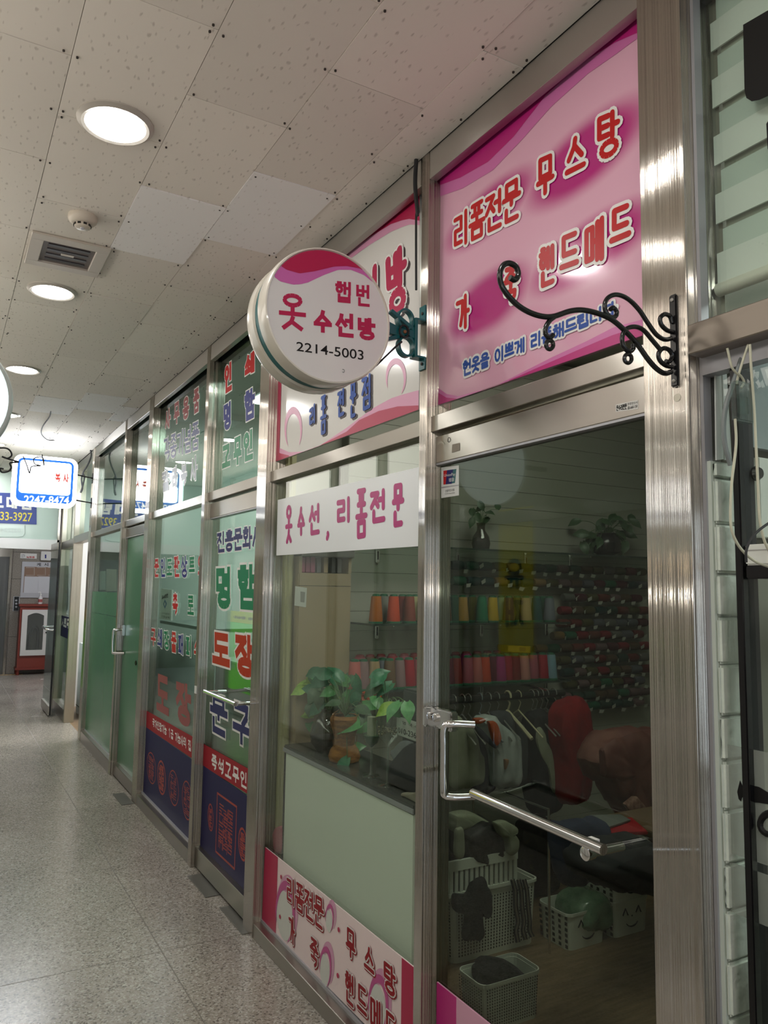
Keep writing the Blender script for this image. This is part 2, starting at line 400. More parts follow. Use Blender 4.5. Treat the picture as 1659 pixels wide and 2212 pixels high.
#@@PARTS@@
# ================================================================== THE SETTING
# ---- materials of the setting
def tile_mat(name, c, dark):
    # fissured mineral-fibre ceiling board: short worm-like pits
    m = mat(name, c, .9, 0, .2); nt = m.node_tree; b = nt.nodes['Principled BSDF']
    g = nd(nt, 'ShaderNodeNewGeometry'); mp = nd(nt, 'ShaderNodeMapping'); mp.inputs['Scale'].default_value = (105, 38, 1)
    nt.links.new(g.outputs['Position'], mp.inputs[0])
    nz = nd(nt, 'ShaderNodeTexNoise'); nz.inputs['Scale'].default_value = .45; nz.inputs['Detail'].default_value = 2
    nt.links.new(mp.outputs[0], nz.inputs['Vector'])
    mixv = nd(nt, 'ShaderNodeMix', data_type='VECTOR'); mixv.inputs[0].default_value = .5
    nt.links.new(mp.outputs[0], mixv.inputs[4]); 
    sc = nd(nt, 'ShaderNodeVectorMath', operation='MULTIPLY_ADD'); sc.inputs[1].default_value = (2.4, .6, 0)
    nt.links.new(nz.outputs[1], sc.inputs[0]); nt.links.new(mp.outputs[0], sc.inputs[2])
    v = nd(nt, 'ShaderNodeTexVoronoi', feature='F1'); v.inputs['Scale'].default_value = .55; v.inputs['Randomness'].default_value = .75
    nt.links.new(sc.outputs[0], v.inputs['Vector'])
    r = nd(nt, 'ShaderNodeValToRGB'); r.color_ramp.elements[0].position = .09; r.color_ramp.elements[1].position = .22
    r.color_ramp.elements[0].color = (*dark, 1); r.color_ramp.elements[1].color = (*c, 1)
    nt.links.new(v.outputs['Distance'], r.inputs[0])
    oi = nd(nt, 'ShaderNodeObjectInfo'); hs = nd(nt, 'ShaderNodeHueSaturation'); mr = nd(nt, 'ShaderNodeMapRange')
    mr.inputs['To Min'].default_value = .94; mr.inputs['To Max'].default_value = 1.05
    nt.links.new(oi.outputs['Random'], mr.inputs[0]); nt.links.new(mr.outputs[0], hs.inputs['Value']); nt.links.new(r.outputs[0], hs.inputs['Color'])
    nt.links.new(hs.outputs[0], b.inputs['Base Color'])
    bp = nd(nt, 'ShaderNodeBump'); bp.inputs['Strength'].default_value = .5; bp.inputs['Distance'].default_value = .003
    nt.links.new(r.outputs[0], bp.inputs['Height']); nt.links.new(bp.outputs[0], b.inputs['Normal'])
    return m
TILE = tile_mat('fissured_ceiling_board', (.80, .745, .67), (.60, .55, .485))
TILE_NEW = tile_mat('newer_white_ceiling_board', (.86, .84, .82), (.72, .69, .66))
def terrazzo():
    m = mat('terrazzo', (.4, .37, .33), .16, 0, .5); nt = m.node_tree; b = nt.nodes['Principled BSDF']
    g = nd(nt, 'ShaderNodeNewGeometry')
    v = nd(nt, 'ShaderNodeTexVoronoi'); v.inputs['Scale'].default_value = 150.
    nt.links.new(g.outputs['Position'], v.inputs['Vector'])
    s = nd(nt, 'ShaderNodeSeparateColor'); nt.links.new(v.outputs['Color'], s.inputs[0])
    r = nd(nt, 'ShaderNodeValToRGB'); r.color_ramp.interpolation = 'CONSTANT'
    cs = [(0, (.17, .15, .13)), (.12, (.31, .28, .24)), (.4, (.375, .34, .295)), (.66, (.42, .385, .34)), (.88, (.53, .50, .45))]
    r.color_ramp.elements[0].position = 0; r.color_ramp.elements[0].color = (*cs[0][1], 1)
    r.color_ramp.elements[1].position = cs[1][0]; r.color_ramp.elements[1].color = (*cs[1][1], 1)
    for p, c in cs[2:]:
        e = r.color_ramp.elements.new(p); e.color = (*c, 1)
    nt.links.new(s.outputs[0], r.inputs[0])
    n = nd(nt, 'ShaderNodeTexNoise'); n.inputs['Scale'].default_value = 1.6; n.inputs['Detail'].default_value = 5
    nt.links.new(g.outputs['Position'], n.inputs['Vector'])
    mr = nd(nt, 'ShaderNodeMapRange'); mr.inputs['To Min'].default_value = .72; mr.inputs['To Max'].default_value = 1.15
    nt.links.new(n.outputs[0], mr.inputs[0])
    hs = nd(nt, 'ShaderNodeHueSaturation'); nt.links.new(mr.outputs[0], hs.inputs['Value']); nt.links.new(r.outputs[0], hs.inputs['Color'])
    nt.links.new(hs.outputs[0], b.inputs['Base Color'])
    mr2 = nd(nt, 'ShaderNodeMapRange'); mr2.inputs['To Min'].default_value = .12; mr2.inputs['To Max'].default_value = .34
    nt.links.new(n.outputs[0], mr2.inputs[0]); nt.links.new(mr2.outputs[0], b.inputs['Roughness'])
    return m
TERRAZZO = terrazzo()
PLASTER = mat('pale_plaster', (.62, .60, .55), .8, spec=.2)
PLASTER_DIM = mat('grey_green_plaster', (.46, .50, .46), .8, spec=.2)
WOODFLOOR = noise_mat('brown_vinyl_floor', (.17, .115, .065), (.25, .17, .10), 6, .45, (1, 9, 1))
DARKGAP = mat('dark_joint', (.05, .042, .036), .9)

# ---- floor
STRIP = mat('dull_strip', (.19, .17, .145), .4)
fl = struct(MB().box(-1.9, 0.06, -9, 16, -.1, 0).build('floor', TERRAZZO, rel=False))
for y in (-1.4, 1.0, 3.35, 5.66, 8.15, 10.40, 12.4):
    MB().box(-1.9, .0, y-.002, y+.002, -.002, .0004).build('divider_strip', STRIP, fl)
for x in (-.37, -1.32):
    MB().box(x-.002, x+.002, -3, 14.6, -.002, .0004).build('divider_strip', STRIP, fl)
struct(MB().box(.06, 3.2, 10.42, 16, -.1, 0).build('floor_lobby', TERRAZZO, rel=False))
struct(MB().box(.06, 3.2, -2.2, 10.42, -.1, 0).build('floor_shops', WOODFLOOR, rel=False))
# ---- ceiling with its boards
ce = struct(MB().box(-1.9, .08, -9, 16, 2.905, 2.96).build('ceiling', DARKGAP, rel=False))
PX, PY = .305, .575
rnd = random.Random(3)
tile_meshes = {}
def tile(x0, x1, y0, y1, m, drop):
    key = (round(x1-x0, 3), round(y1-y0, 3), m.name)
    g = .0008
    if key not in tile_meshes:
        o = MB().box(-(x1-x0)/2+g, (x1-x0)/2-g, -(y1-y0)/2+g, (y1-y0)/2-g, 0, .014).build('ceiling_tile', m, ce)
        tile_meshes[key] = o.data
    else:
        o = bpy.data.objects.new('ceiling_tile', tile_meshes[key]); COL.objects.link(o); o.parent = ce
    o.location = ((x0+x1)/2, (y0+y1)/2, CEIL - drop)
    o.rotation_euler = (rnd.uniform(-.0016, .0016), rnd.uniform(-.003, .003), 0)
    return o
screws = MB()
edges = [0.0] + [-.133 - PX*i for i in range(6)] + [-1.9]
for i in range(len(edges)-1):
    x1, x0 = edges[i], edges[i+1]
    off = (2.064 if i % 2 == 0 else 1.772)
    k0 = int((-1.5-off)//PY)
    y = off + k0*PY
    while y < 14.6:
        y1 = min(y+PY, 14.62); cx, cy = (x0+x1)/2, (y+y1)/2
        vent = (i == 3 and 3.1 < y1 and y < 3.6)
        new = (i == 1 and abs(y-2.347) < .05) or (i == 2 and abs(y-2.639) < .05) or (i == 1 and abs(y-5.8) < .3) or (i in (0, 2) and abs(y-6.1) < .3)
        big = 2 if rnd.random() < .12 else 0
        tile(x0, x1, y, y1, TILE_NEW if new else TILE, rnd.uniform(0, .0015) + (.003 if big or new else 0))
        for (sx, sy) in ((x0+.016, y+.02), (x1-.016, y+.02), (x0+.016, y1-.02), (x1-.016, y1-.02), (x0+.014, cy+.01), (x1-.014, cy-.01)):
            if rnd.random() < .72 and -1.2 < sy < 9 and sx > -1.75:
                sx += rnd.uniform(-.006, .006); sy += rnd.uniform(-.012, .012)
                screws.lathe([(.0034, 0), (.0034, .004)], (sx, sy, CEIL-.0055), n=7)
        y += PY
so = screws.build('screw_heads', mat('dark_screw', (.03, .022, .018), .6), ce); so['kind'] = 'stuff'
# ---- left side of the corridor (only its reflection is seen), corridor ends
wl = struct(MB().box(-1.9, -1.79, -9, 10.4, 0, 2.89).build('wall_left', mat('left_side_panels', (.40, .385, .35), .45), rel=False))
for y in (-6, -4.4, -3.2, -1.6, -.4, 1.2, 2.4, 4.3, 5.5, 6.4, 7.9, 9.3):
    MB().box(-1.79, -1.735, y, y+.06, 0, 2.88).build('post', STEEL_V, wl)
for z in (0.05, 1.98, 2.8):
    MB().box(-1.79, -1.75, -9, 10.4, z-.04, z+.04).build('rail', STEEL_H, wl)
FILL_HIGH = mat('left_fill_high', (.7, .66, .6), .4, emit=LEFT_FILL, emit_col=(1, .93, .84))  # made-up light source, fills the ceiling from the unseen side
FILL_LOW = mat('left_fill_low', (.5, .47, .43), .4, emit=LEFT_FILL_LOW, emit_col=(1, .93, .84))  # made-up weaker glow for the lower panes
for k, (y0, y1) in enumerate(((-4.3, -3.25), (-3.1, -1.65), (-1.5, -.45), (-.3, 1.15), (1.3, 2.35), (2.5, 4.25), (4.4, 5.45), (5.6, 6.35), (6.5, 7.85), (8.0, 9.25))):
    MB().box(-1.789, -1.782, y0, y1, .12, 1.94).build('fill_pane_low', FILL_LOW, wl)
    MB().box(-1.789, -1.782, y0, y1, 2.44, 2.79).build('fill_pane_high', FILL_HIGH, wl)
struct(MB().box(-3.4, -1.9, 10.4, 10.5, 0, 2.89).build('wall_side', PLASTER, rel=False))
wb = struct(MB().box(-1.9, .1, -4.6, -4.5, 0, 2.89).build('wall_back', PLASTER, rel=False))
ENT = mat('daylit_entrance', (.8, .85, .9), .5, emit=ENTRY, emit_col=(.72, .86, 1))
wn = struct(empty('window_entrance', (-.85, -4.5, 0)))
MB().box(-1.7, -.1, -4.499, -4.48, .1, 2.2).build('pane', ENT, wn)
MB().box(-.93, -.87, -4.48, -4.44, 0, 2.3).build('frame', STEEL_V, wn)
wlp = tag(empty('wall_lamp', (-1.78, -.45, 1.6)), 'small warm wall lamp across the corridor, mirrored in the brushed pillar', 'lamp')
MB().box(-1.79, -1.775, -.52, -.38, 1.59, 1.73).build('back_plate', STEEL_H, wlp)
MB().box(-1.775, -1.755, -.51, -.39, 1.60, 1.70).build('shade', mat('warm_lamp', (1, .9, .75), .4, emit=26., emit_col=(1, .78, .52)), wlp)
# ---- upright posts of the shop fronts
POSTS = [(.994, 1.106), (1.949, 1.988), (3.293, 3.409), (4.244, 4.299), (5.604, 5.728), (6.544, 6.602), (8.091, 8.213)]
pi = []
for k, (y0, y1) in enumerate(POSTS):
    o = struct(MB().box(0, .095, y0, y1, 0, 2.893).build('trim_%d' % (k+1), STEEL_V, bevel=.0015, seg=1)); pi.append(o)
pillar = pi[0]
# aluminium bead and dark steel return beside the pillar belong to the next shop's window
# ---- header beam above every bay
BAYS = [(-1.3, .994), (1.106, 1.949), (1.988, 3.293), (3.409, 4.244), (4.299, 5.604), (5.728, 6.544), (6.602, 8.091)]
for k, (y0, y1) in enumerate(BAYS):
    h = struct(MB().box(.004, .032, y0, y1, 2.80, 2.893).build('trim_%d' % (k+8), STEEL_DARK, bevel=.001, seg=1))
    MB().box(.058, .09, y0, y1, 2.76, 2.893).build('black_gap', BLACKM, h)
    MB().box(.040, .052, y0, y1, 2.838, 2.852).build('bead', ALU, h)
# ---- rooms behind the glass
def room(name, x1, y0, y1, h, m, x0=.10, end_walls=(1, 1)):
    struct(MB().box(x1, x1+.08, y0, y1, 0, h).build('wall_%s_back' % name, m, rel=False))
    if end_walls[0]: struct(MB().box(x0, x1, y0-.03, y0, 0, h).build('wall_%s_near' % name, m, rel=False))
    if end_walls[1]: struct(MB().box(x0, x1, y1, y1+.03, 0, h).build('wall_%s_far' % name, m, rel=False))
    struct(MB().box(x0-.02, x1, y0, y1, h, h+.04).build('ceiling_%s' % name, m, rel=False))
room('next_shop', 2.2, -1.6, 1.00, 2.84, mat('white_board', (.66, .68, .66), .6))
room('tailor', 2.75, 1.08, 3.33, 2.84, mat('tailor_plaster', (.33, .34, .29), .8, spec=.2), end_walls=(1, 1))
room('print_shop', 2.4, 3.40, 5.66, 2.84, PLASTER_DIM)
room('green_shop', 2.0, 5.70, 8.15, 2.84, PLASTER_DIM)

# ================================================================== SHOP FRONT BAYS
def bay_window(n, y0, y1, sill=(0., .072), transom=(1.985, 2.035), lower=GLASS, upper=GLASS_UP, gx=.05):
    r = struct(empty('window_%d' % n, (0, (y0+y1)/2, 0)))
    MB().box(.004, .085, y0, y1, *sill).build('sill', STEEL_DARK, r, bevel=.002, seg=1)
    MB().box(.02, .085, y0, y1, *transom).build('transom', STEEL_H, r, bevel=.0015, seg=1)
    MB().box(gx, gx+.008, y0, y1, sill[1], transom[0]).build('lower_pane', lower, r)
    if upper: MB().box(gx, gx+.006, y0, y1, transom[1], 2.86).build('upper_pane', upper, r)
    MB().box(gx-.012, gx+.02, y0, y1, sill[1], sill[1]+.012).build('glazing_bead', ALU, r)
    return r
def rail_handle(root, y0, y1, z, out=-.055, gx=.05, r=.011):
    a = MB().tube([(out, y0, z), (out, y1, z)], r, 12)
    a.build('push_bar', CHROME, root, smooth=True)
    for y in (y0+.02, y1-.02):
        MB().tube([(out, y, z), (gx, y, z-.004)], .009, 10).build('bar_bracket', CHROME, root, smooth=True)
def glass_door(n, y0, y1, lower, rail=(1.89, 1.972), base=(.012, .11), transom=(1.985, 2.035), upper=GLASS_UP, gx=.052):
    r = struct(empty('door_%d' % n, (0, (y0+y1)/2, 0)))
    MB().box(.018, .085, y0, y1, *transom).build('transom', STEEL_H, r, bevel=.0015, seg=1)
    MB().box(.034, .075, y0+.004, y1-.004, *rail).build('top_rail', STEEL_H, r, bevel=.0015, seg=1)
    MB().box(.02, .075, y0+.004, y1-.004, *base).build('bottom_rail', STEEL_DARK, r, bevel=.002, seg=1)
    MB().box(gx, gx+.010, y0+.004, y1-.004, base[1]-.004, rail[0]+.004).build('pane', lower, r)
    if upper: MB().box(.05, .056, y0, y1, transom[1], 2.86).build('upper_pane', upper, r)
    MB().box(.036, .07, y0+.004, y1-.004, rail[0]-.006, rail[0]+.002).build('rubber_seal', ALU, r)
    return r
# window_1: the neighbouring shop on the right edge of the photo
W1 = struct(empty('window_1', (0, .2, 0)))
MB().box(-.012, .085, -1.3, .985, 1.97, 2.03).build('transom', steel('brushed_steel_dull', (.40, .355, .31), .32, 1), W1, bevel=.002, seg=1)
MB().box(.034, .057, .986, .9935, .05, 2.80).build('glazing_bead', ALU, W1)
MB().box(.03, .06, -1.3, .985, 1.935, 1.97).build('glazing_bead', ALU, W1)
MB().box(.055, .062, -1.3, .990, .05, 1.94).build('lower_pane', glass('next_shop_glass', (.94, .97, .95), f0=.045), W1)
MB().box(.055, .065, -1.3, .990, 2.03, 2.86).build('upper_pane', glass('next_shop_upper_glass', (.93, .97, .945), f0=.06), W1)
MB().box(0, .085, -1.3, .985, 0, .05).build('sill', STEEL_DARK, W1)
D1 = glass_door(1, 1.106, 1.949, GLASS_DOOR, upper=None, base=(.012, .06))
W2 = bay_window(2, 1.988, 3.293, sill=(0, .06), lower=GLASS, upper=None)
D2 = glass_door(2, 3.409, 4.244, GLASS_GREEN)
W3 = bay_window(3, 4.299, 5.604, lower=GLASS_GREEN)
D3 = glass_door(3, 5.728, 6.544, FROST, base=(.012, .10), rail=(1.90, 1.972))
W4 = bay_window(4, 6.602, 8.091, sill=(0, .10), lower=GLASS_GREEN)
MB().box(.044, .0495, 6.61, 8.085, .112, 1.24).build('frosted_film', FROST, W4)
MB().box(.044, .0495, 6.61, 8.085, 1.245, 1.446).build('frosted_film', FROST, W4)

# ================================================================== CEILING FIXTURES
ROUND = mat('downlight_rim', (.50, .46, .41), .35, .3)
GLOW = mat('downlight_diffuser', (1, 1, .98), .5, emit=LAMP, emit_col=(1., .985, .94))
def downlight(x, y, label, group='recessed downlights along the corridor ceiling'):
    r = tag(empty('downlight', (x, y, CEIL)), label, 'ceiling light', group)
    MB().lathe([(.083, .0), (.088, -.010), (.098, -.013), (.111, -.004), (.112, .002)], (x, y, CEIL), n=40, cap=False).build('rim', ROUND, r, smooth=True)
    MB().lathe([(.001, -.0115), (.05, -.0105), (.083, -.004)], (x, y, CEIL), n=40, cap=False).build('diffuser', GLOW, r, smooth=True)
ORD = ['nearest', 'second', 'third', 'fourth', 'fifth', 'sixth', 'seventh', 'eighth']
for k in range(-5, 6):
    y = 2.31 + 1.537*k
    downlight(-.89, y, ('bright round recessed downlight, %s in the ceiling row from the viewer' % ORD[k]) if k >= 0 else 'round recessed downlight in the ceiling row behind the viewer, %s one back' % ORD[-k-1])
# smoke detector
SMK = mat('cream_plastic', (.62, .55, .46), .4)
sx, sy = -.882, 2.985
sd = tag(empty('smoke_detector', (sx, sy, CEIL)), 'cream round smoke detector on the ceiling boards', 'smoke detector')
MB().lathe([(.052, .0), (.053, -.012), (.050, -.022), (.040, -.031), (.032, -.034)], (sx, sy, CEIL), n=32).build('base', SMK, sd, smooth=True)
MB().lathe([(.030, -.033), (.029, -.044), (.024, -.048)], (sx, sy, CEIL), n=28).build('sensor_head', SMK, sd, smooth=True)
for i in range(9):
    a = i*2*math.pi/9; c = Vector((sx+.0298*math.cos(a), sy+.0298*math.sin(a), CEIL-.039))
    MB().obox(c, (.002*math.cos(a), .002*math.sin(a), 0), (-.006*math.sin(a), .006*math.cos(a), 0), (0, 0, .0035)).build('slot', BLACK, sd)
MB().lathe([(.009, -.047), (.006, -.052)], (sx, sy, CEIL), n=14).build('indicator', mat('clear_indicator', (.5, .5, .55), .1), sd, smooth=True)
# recessed vent panel
vf = tag(empty('ceiling_vent', (-.885, 3.375, CEIL)), 'square cream ceiling vent panel with a dark recessed grille', 'ceiling vent')
FR = mat('cream_metal', (.55, .49, .42), .35)
x0, x1, y0, y1 = -1.037, -.737, 3.207, 3.545
f = MB()
for b in ((x0, x1, y0, y0+.055), (x0, x1, y1-.055, y1), (x0, x0+.05, y0+.055, y1-.055), (x1-.05, x1, y0+.055, y1-.055)): f.box(b[0], b[1], b[2], b[3], CEIL-.012, CEIL-.002)
f.build('frame', FR, vf, bevel=.002, seg=1)
MB().box(x0+.05, x1-.05, y0+.055, y1-.055, CEIL-.0035, CEIL-.0015).build('back_panel', mat('smoky_panel', (.16, .135, .13), .25), vf)
for i in range(4):
    yy = y0+.085+i*.05
    MB().box(x0+.07, x1-.07, yy, yy+.022, CEIL-.0075, CEIL-.003).build('slat', mat('dark_slat', (.035, .03, .035), .3), vf)
MB().box(-.91, -.86, 3.365, 3.385, CEIL-.0085, CEIL-.004).build('latch', FR, vf)
# loose cable hanging from the ceiling boards in the distance
c = [onz(p, CEIL-dz) for p, dz in (((110, 887), .0), ((107, 900), .01), ((92, 922), .03), ((90, 938), .035), ((103, 950), .02), ((118, 951), .0))]
tag(MB().tube(bez(c), .005, 8).build('ceiling_cable', RUBBER, smooth=True), 'thin black cable looping down from the far ceiling boards', 'cable')
# ================================================================== SIGNS AND LETTERING
CRIMSON = mat('crimson_ink', (.46, .012, .075), .35); RED = mat('red_ink', (.50, .018, .02), .35); DKRED = mat('dark_red_ink', (.30, .012, .02), .4)
MAGENTA = mat('magenta_ink', (.50, .02, .20), .3); MAG2 = mat('orchid_ink', (.62, .17, .42), .3); PINK = mat('pink_ink', (.72, .33, .50), .3)
WHITE = mat('white_ink', (.80, .79, .77), .35); OFFW = mat('off_white_panel', (.74, .72, .69), .22, spec=.6); BLUE = mat('blue_ink', (.03, .085, .36), .35)
NAVY = mat('navy_ink', (.02, .022, .13), .3); GREEN = mat('green_ink', (.012, .22, .10), .35); SHADOW = mat('black_shadow_ink', (.035, .02, .025), .45)
BLACKI = mat('black_ink', (.012, .012, .012), .4); ORANGE = mat('orange_red_ink', (.55, .08, .015), .35); YELLOWI = mat('yellow_ink', (.75, .62, .05), .4)
XS = .046
PX_ = ('x', XS)
for m_ in (RED, BLUE, NAVY, GREEN, WHITE, DKRED, BLACKI): m_.node_tree.nodes['Principled BSDF'].inputs['Specular IOR Level'].default_value = .18
def clouds(name, base, ink, ells, rough=.12, coat=1.):
    m = mat(name, base, rough, 0, .5, coat=coat); nt = m.node_tree; b = nt.nodes['Principled BSDF']
    g = nd(nt, 'ShaderNodeNewGeometry'); last = None
    for (cy, cz, ry, rz, sl) in ells:
        s = nd(nt, 'ShaderNodeSeparateXYZ'); nt.links.new(g.outputs['Position'], s.inputs[0])
        dy = nd(nt, 'ShaderNodeMath', operation='SUBTRACT'); nt.links.new(s.outputs[1], dy.inputs[0]); dy.inputs[1].default_value = cy
        dz0 = nd(nt, 'ShaderNodeMath', operation='SUBTRACT'); nt.links.new(s.outputs[2], dz0.inputs[0]); dz0.inputs[1].default_value = cz
        sk = nd(nt, 'ShaderNodeMath', operation='MULTIPLY_ADD'); nt.links.new(dy.outputs[0], sk.inputs[0]); sk.inputs[1].default_value = sl; nt.links.new(dz0.outputs[0], sk.inputs[2])
        c = nd(nt, 'ShaderNodeCombineXYZ')
        a = nd(nt, 'ShaderNodeMath', operation='DIVIDE'); nt.links.new(dy.outputs[0], a.inputs[0]); a.inputs[1].default_value = ry
        d = nd(nt, 'ShaderNodeMath', operation='DIVIDE'); nt.links.new(sk.outputs[0], d.inputs[0]); d.inputs[1].default_value = rz
        nt.links.new(a.outputs[0], c.inputs[0]); nt.links.new(d.outputs[0], c.inputs[1])
        ln = nd(nt, 'ShaderNodeVectorMath', operation='LENGTH'); nt.links.new(c.outputs[0], ln.inputs[0])
        r = nd(nt, 'ShaderNodeMapRange', interpolation_type='SMOOTHSTEP'); r.inputs['From Min'].default_value = 1.08; r.inputs['From Max'].default_value = .55
        nt.links.new(ln.outputs['Value'], r.inputs[0])
        if last is None: last = r.outputs[0]
        else:
            mx = nd(nt, 'ShaderNodeMath', operation='MAXIMUM'); nt.links.new(last, mx.inputs[0]); nt.links.new(r.outputs[0], mx.inputs[1]); last = mx.outputs[0]
    mix = nd(nt, 'ShaderNodeMix', data_type='RGBA'); mix.inputs[6].default_value = (*base, 1); mix.inputs[7].default_value = (*ink, 1)
    nt.links.new(last, mix.inputs[0]); nt.links.new(mix.outputs[2], b.inputs['Base Color'])
    return m
# ---- pink upper sign over the tailor's door
e = []
for p, ry, rz in (((1053, 458), .235, .085), ((1258, 340), .235, .10), ((1270, 540), .24, .085), ((1050, 655), .215, .10)):
    q = onx(p, XS); e.append((q.y, q.z, ry, rz, .06))
PINKSIGN = clouds('pink_cloud_print', (.76, .42, .56), (.48, .012, .21), e)
s1 = tag(empty('shop_sign', (XS, 1.55, 2.08)), 'pink sign over the tailor door with red lettering on magenta clouds', 'sign')
plate([(948, 380), (1379, 33), (1390, 724), (946, 876)], PX_, .012, PINKSIGN, 'panel', s1, bevel=.0015)
L = .0012
fill_strip([(949, 379), (1000, 338), (1060, 290), (1112, 248), (1180, 194), (1255, 133), (1330, 73), (1379, 34)],
           [(949, 425), (1000, 407), (1065, 368), (1130, 300), (1190, 232), (1270, 160), (1330, 118), (1379, 82)], PX_, MAG2, 'swoosh', s1, L)
fill_strip([(949, 379), (1000, 338), (1060, 290), (1112, 248), (1180, 194), (1255, 133), (1330, 73), (1379, 34)],
           [(949, 401), (995, 384), (1055, 350), (1110, 296), (1180, 206), (1255, 138), (1330, 92), (1379, 71)], PX_, MAGENTA, 'swoosh', s1, L*1.6)
fill_strip([(947, 838), (965, 851), (990, 856), (1040, 843)], [(946, 875), (965, 869), (990, 861), (1041, 844)], PX_, MAG2, 'swoosh', s1, L)
fill_strip([(947, 848), (965, 859), (987, 861)], [(946, 875), (965, 869), (988, 862)], PX_, MAGENTA, 'swoosh', s1, L*1.6)
fill_strip([(1080, 829), (1193, 772), (1266, 738), (1325, 708), (1389, 690)], [(1080, 830), (1193, 792), (1266, 767), (1325, 746), (1389, 725)], PX_, MAG2, 'swoosh', s1, L)
fill_strip([(1100, 822), (1193, 781), (1266, 749), (1325, 724), (1389, 704)], [(1100, 823), (1193, 792), (1266, 767), (1325, 746), (1389, 725)], PX_, MAGENTA, 'swoosh', s1, L*1.6)
def big(box): return sq(*box)
it = [('리폼전문', [(984, 466), (1124, 380), (1124, 472), (984, 541)]), ('무', [(1160, 346), (1200, 328), (1200, 412), (1160, 436)]),
      ('스', [(1222, 304), (1268, 284), (1268, 376), (1222, 400)]), ('탕', [(1290, 252), (1342, 230), (1342, 330), (1290, 355)]),
      ('핸', [(1165, 537), (1202, 524), (1202, 612), (1165, 628)]), ('드', [(1210, 512), (1253, 494), (1253, 588), (1210, 603)]),
      ('메', [(1263, 489), (1308, 463), (1308, 562), (1263, 582)]), ('드', [(1318, 454), (1366, 434), (1366, 526), (1318, 546)]),
      ('가', [(986, 644), (1017, 630), (1017, 708), (986, 718)]), ('죽', [(1088, 580), (1123, 570), (1123, 650), (1088, 662)])]
letter(it, PX_, .0150, [(.017, WHITE, L*2.3, (0, 0), 'lettering_outline'), (0, RED, L*3, (0, 0), 'lettering')], s1)
letter([('헌옷을 이쁘게 리폼해드립니다', [(1003, 780), (1332, 648), (1332, 681), (1003, 815)])], PX_, .0075,
       [(.012, WHITE, L*2.3, (0, 0), 'lettering_outline'), (0, BLUE, L*3, (0, 0), 'lettering')], s1)
# ---- white upper sign over the tailor's window, mostly behind the round sign
s2 = tag(empty('shop_sign', (XS, 2.65, 2.08)), 'white sign with crimson swooshes over the tailor window, behind the round sign', 'sign')
P1 = onx((594, 998), XS); P2 = onx((906, 885), XS); P3 = onx((906, 438), XS)
P3.z = 2.845; TLs2 = Vector((XS, P1.y, P3.z+.005))
MB().prism([Vector((XS, P1.y, P1.z)), Vector((XS, P2.y, P2.z)), Vector((XS, P3.y, P3.z)), TLs2], (.01, 0, 0)).build('panel', mat('white_sign_face', (.74, .725, .70), .16, spec=.6, coat=.4), s2, bevel=.001)
def yz(y, z, l=L): return Vector((XS-l, y, z))
top = [yz(y, P3.z+.004) for y in (P1.y, 3.0, 2.75, 2.6, 2.45, 2.3, 2.2, 2.1, P3.y)]
lowr = [yz(P1.y, 2.60)] + [yz(y, z) for y, z in ((3.0, 2.735), (2.75, 2.78))] + [onx(p, XS)+Vector((-L, 0, 0)) for p in ((760, 541), (800, 512), (845, 484.5), (870, 476), (885, 473), (907, 477))]
low2 = [p + Vector((0, 0, -dz)) for p, dz in zip(lowr, (.03, .03, .03, .03, .03, .028, .024, .02, .015))]
k = len(top)
MB().add(top+low2, [(i, i+1, k+i+1, k+i) for i in range(k-1)]).build('swoosh', PINK, s2)
a = [p+Vector((-L*.6, 0, 0)) for p in top]; b = [p+Vector((-L*.6, 0, 0)) for p in lowr]
MB().add(a+b, [(i, i+1, k+i+1, k+i) for i in range(k-1)]).build('swoosh', CRIMSON, s2)
bot = [(595, 997.5), (605, 994), (625, 986.7), (655, 976), (694, 961.8), (749, 941.8), (777, 931.6), (819, 916.4), (860, 901.5), (905, 885)]
fill_strip([(595, 960), (605, 968), (625, 977), (655, 975.5), (694, 961), (749.5, 924), (805, 882.6), (846.5, 860), (875, 851), (905, 843)], bot, PX_, PINK, 'swoosh', s2, L)
fill_strip([(595, 966), (605, 979), (625, 984)], [(595, 997.5), (605, 994), (625, 986.7)], PX_, CRIMSON, 'swoosh', s2, L*1.6)
fill_strip([(694, 961), (749.5, 932.5), (777, 907.5), (819, 888), (860, 878), (905, 876)], [(694, 961.8), (749, 941.8), (777, 931.6), (819, 916.4), (860, 901.5), (905, 885)], PX_, CRIMSON, 'swoosh', s2, L*1.6)
st = onx((604.5, 960), XS).y
MB().prism([yz(P1.y, P1.z, L*1.8), yz(st, P1.z+.001, L*1.8), yz(st, P3.z, L*1.8), yz(P1.y, P3.z, L*1.8)], (.0004, 0, 0)).build('border', CRIMSON, s2)
def crescent(cx, cy, rx, ry, plane, m, parent, lift, thick=.34, rot=0, a0=-35, a1=215, n=28):
    # horseshoe whose ends taper to points, given by photo points
    o, i = [], []
    for k in range(n+1):
        t = k/n; a = math.radians(a0 + (a1-a0)*t); w_ = math.sin(math.pi*t)**.7*thick
        def pt(s):
            x, y = rx*math.cos(a)*s, -ry*math.sin(a)*s
            return (cx + x*math.cos(rot) - y*math.sin(rot), cy + x*math.sin(rot) + y*math.cos(rot))
        o.append(pt(1)); i.append(pt(1-w_))
    fill_strip(o, i, plane, m, 'crescent_print', parent, lift)
crescent(856, 815, 22, 42, PX_, PINK, s2, L, a0=-60, a1=215)
crescent(634, 926, 19, 48, PX_, PINK, s2, L, a0=-50, a1=235)
it = [('방', [(832, 556), (881, 518), (881, 672), (838, 692)]), ('선', [(770, 604), (820, 563), (820, 720), (768, 745)]), ('수', [(700, 645), (757, 612), (757, 760), (700, 782)]), ('옷', [(618, 700), (680, 660), (680, 800), (618, 822)])]
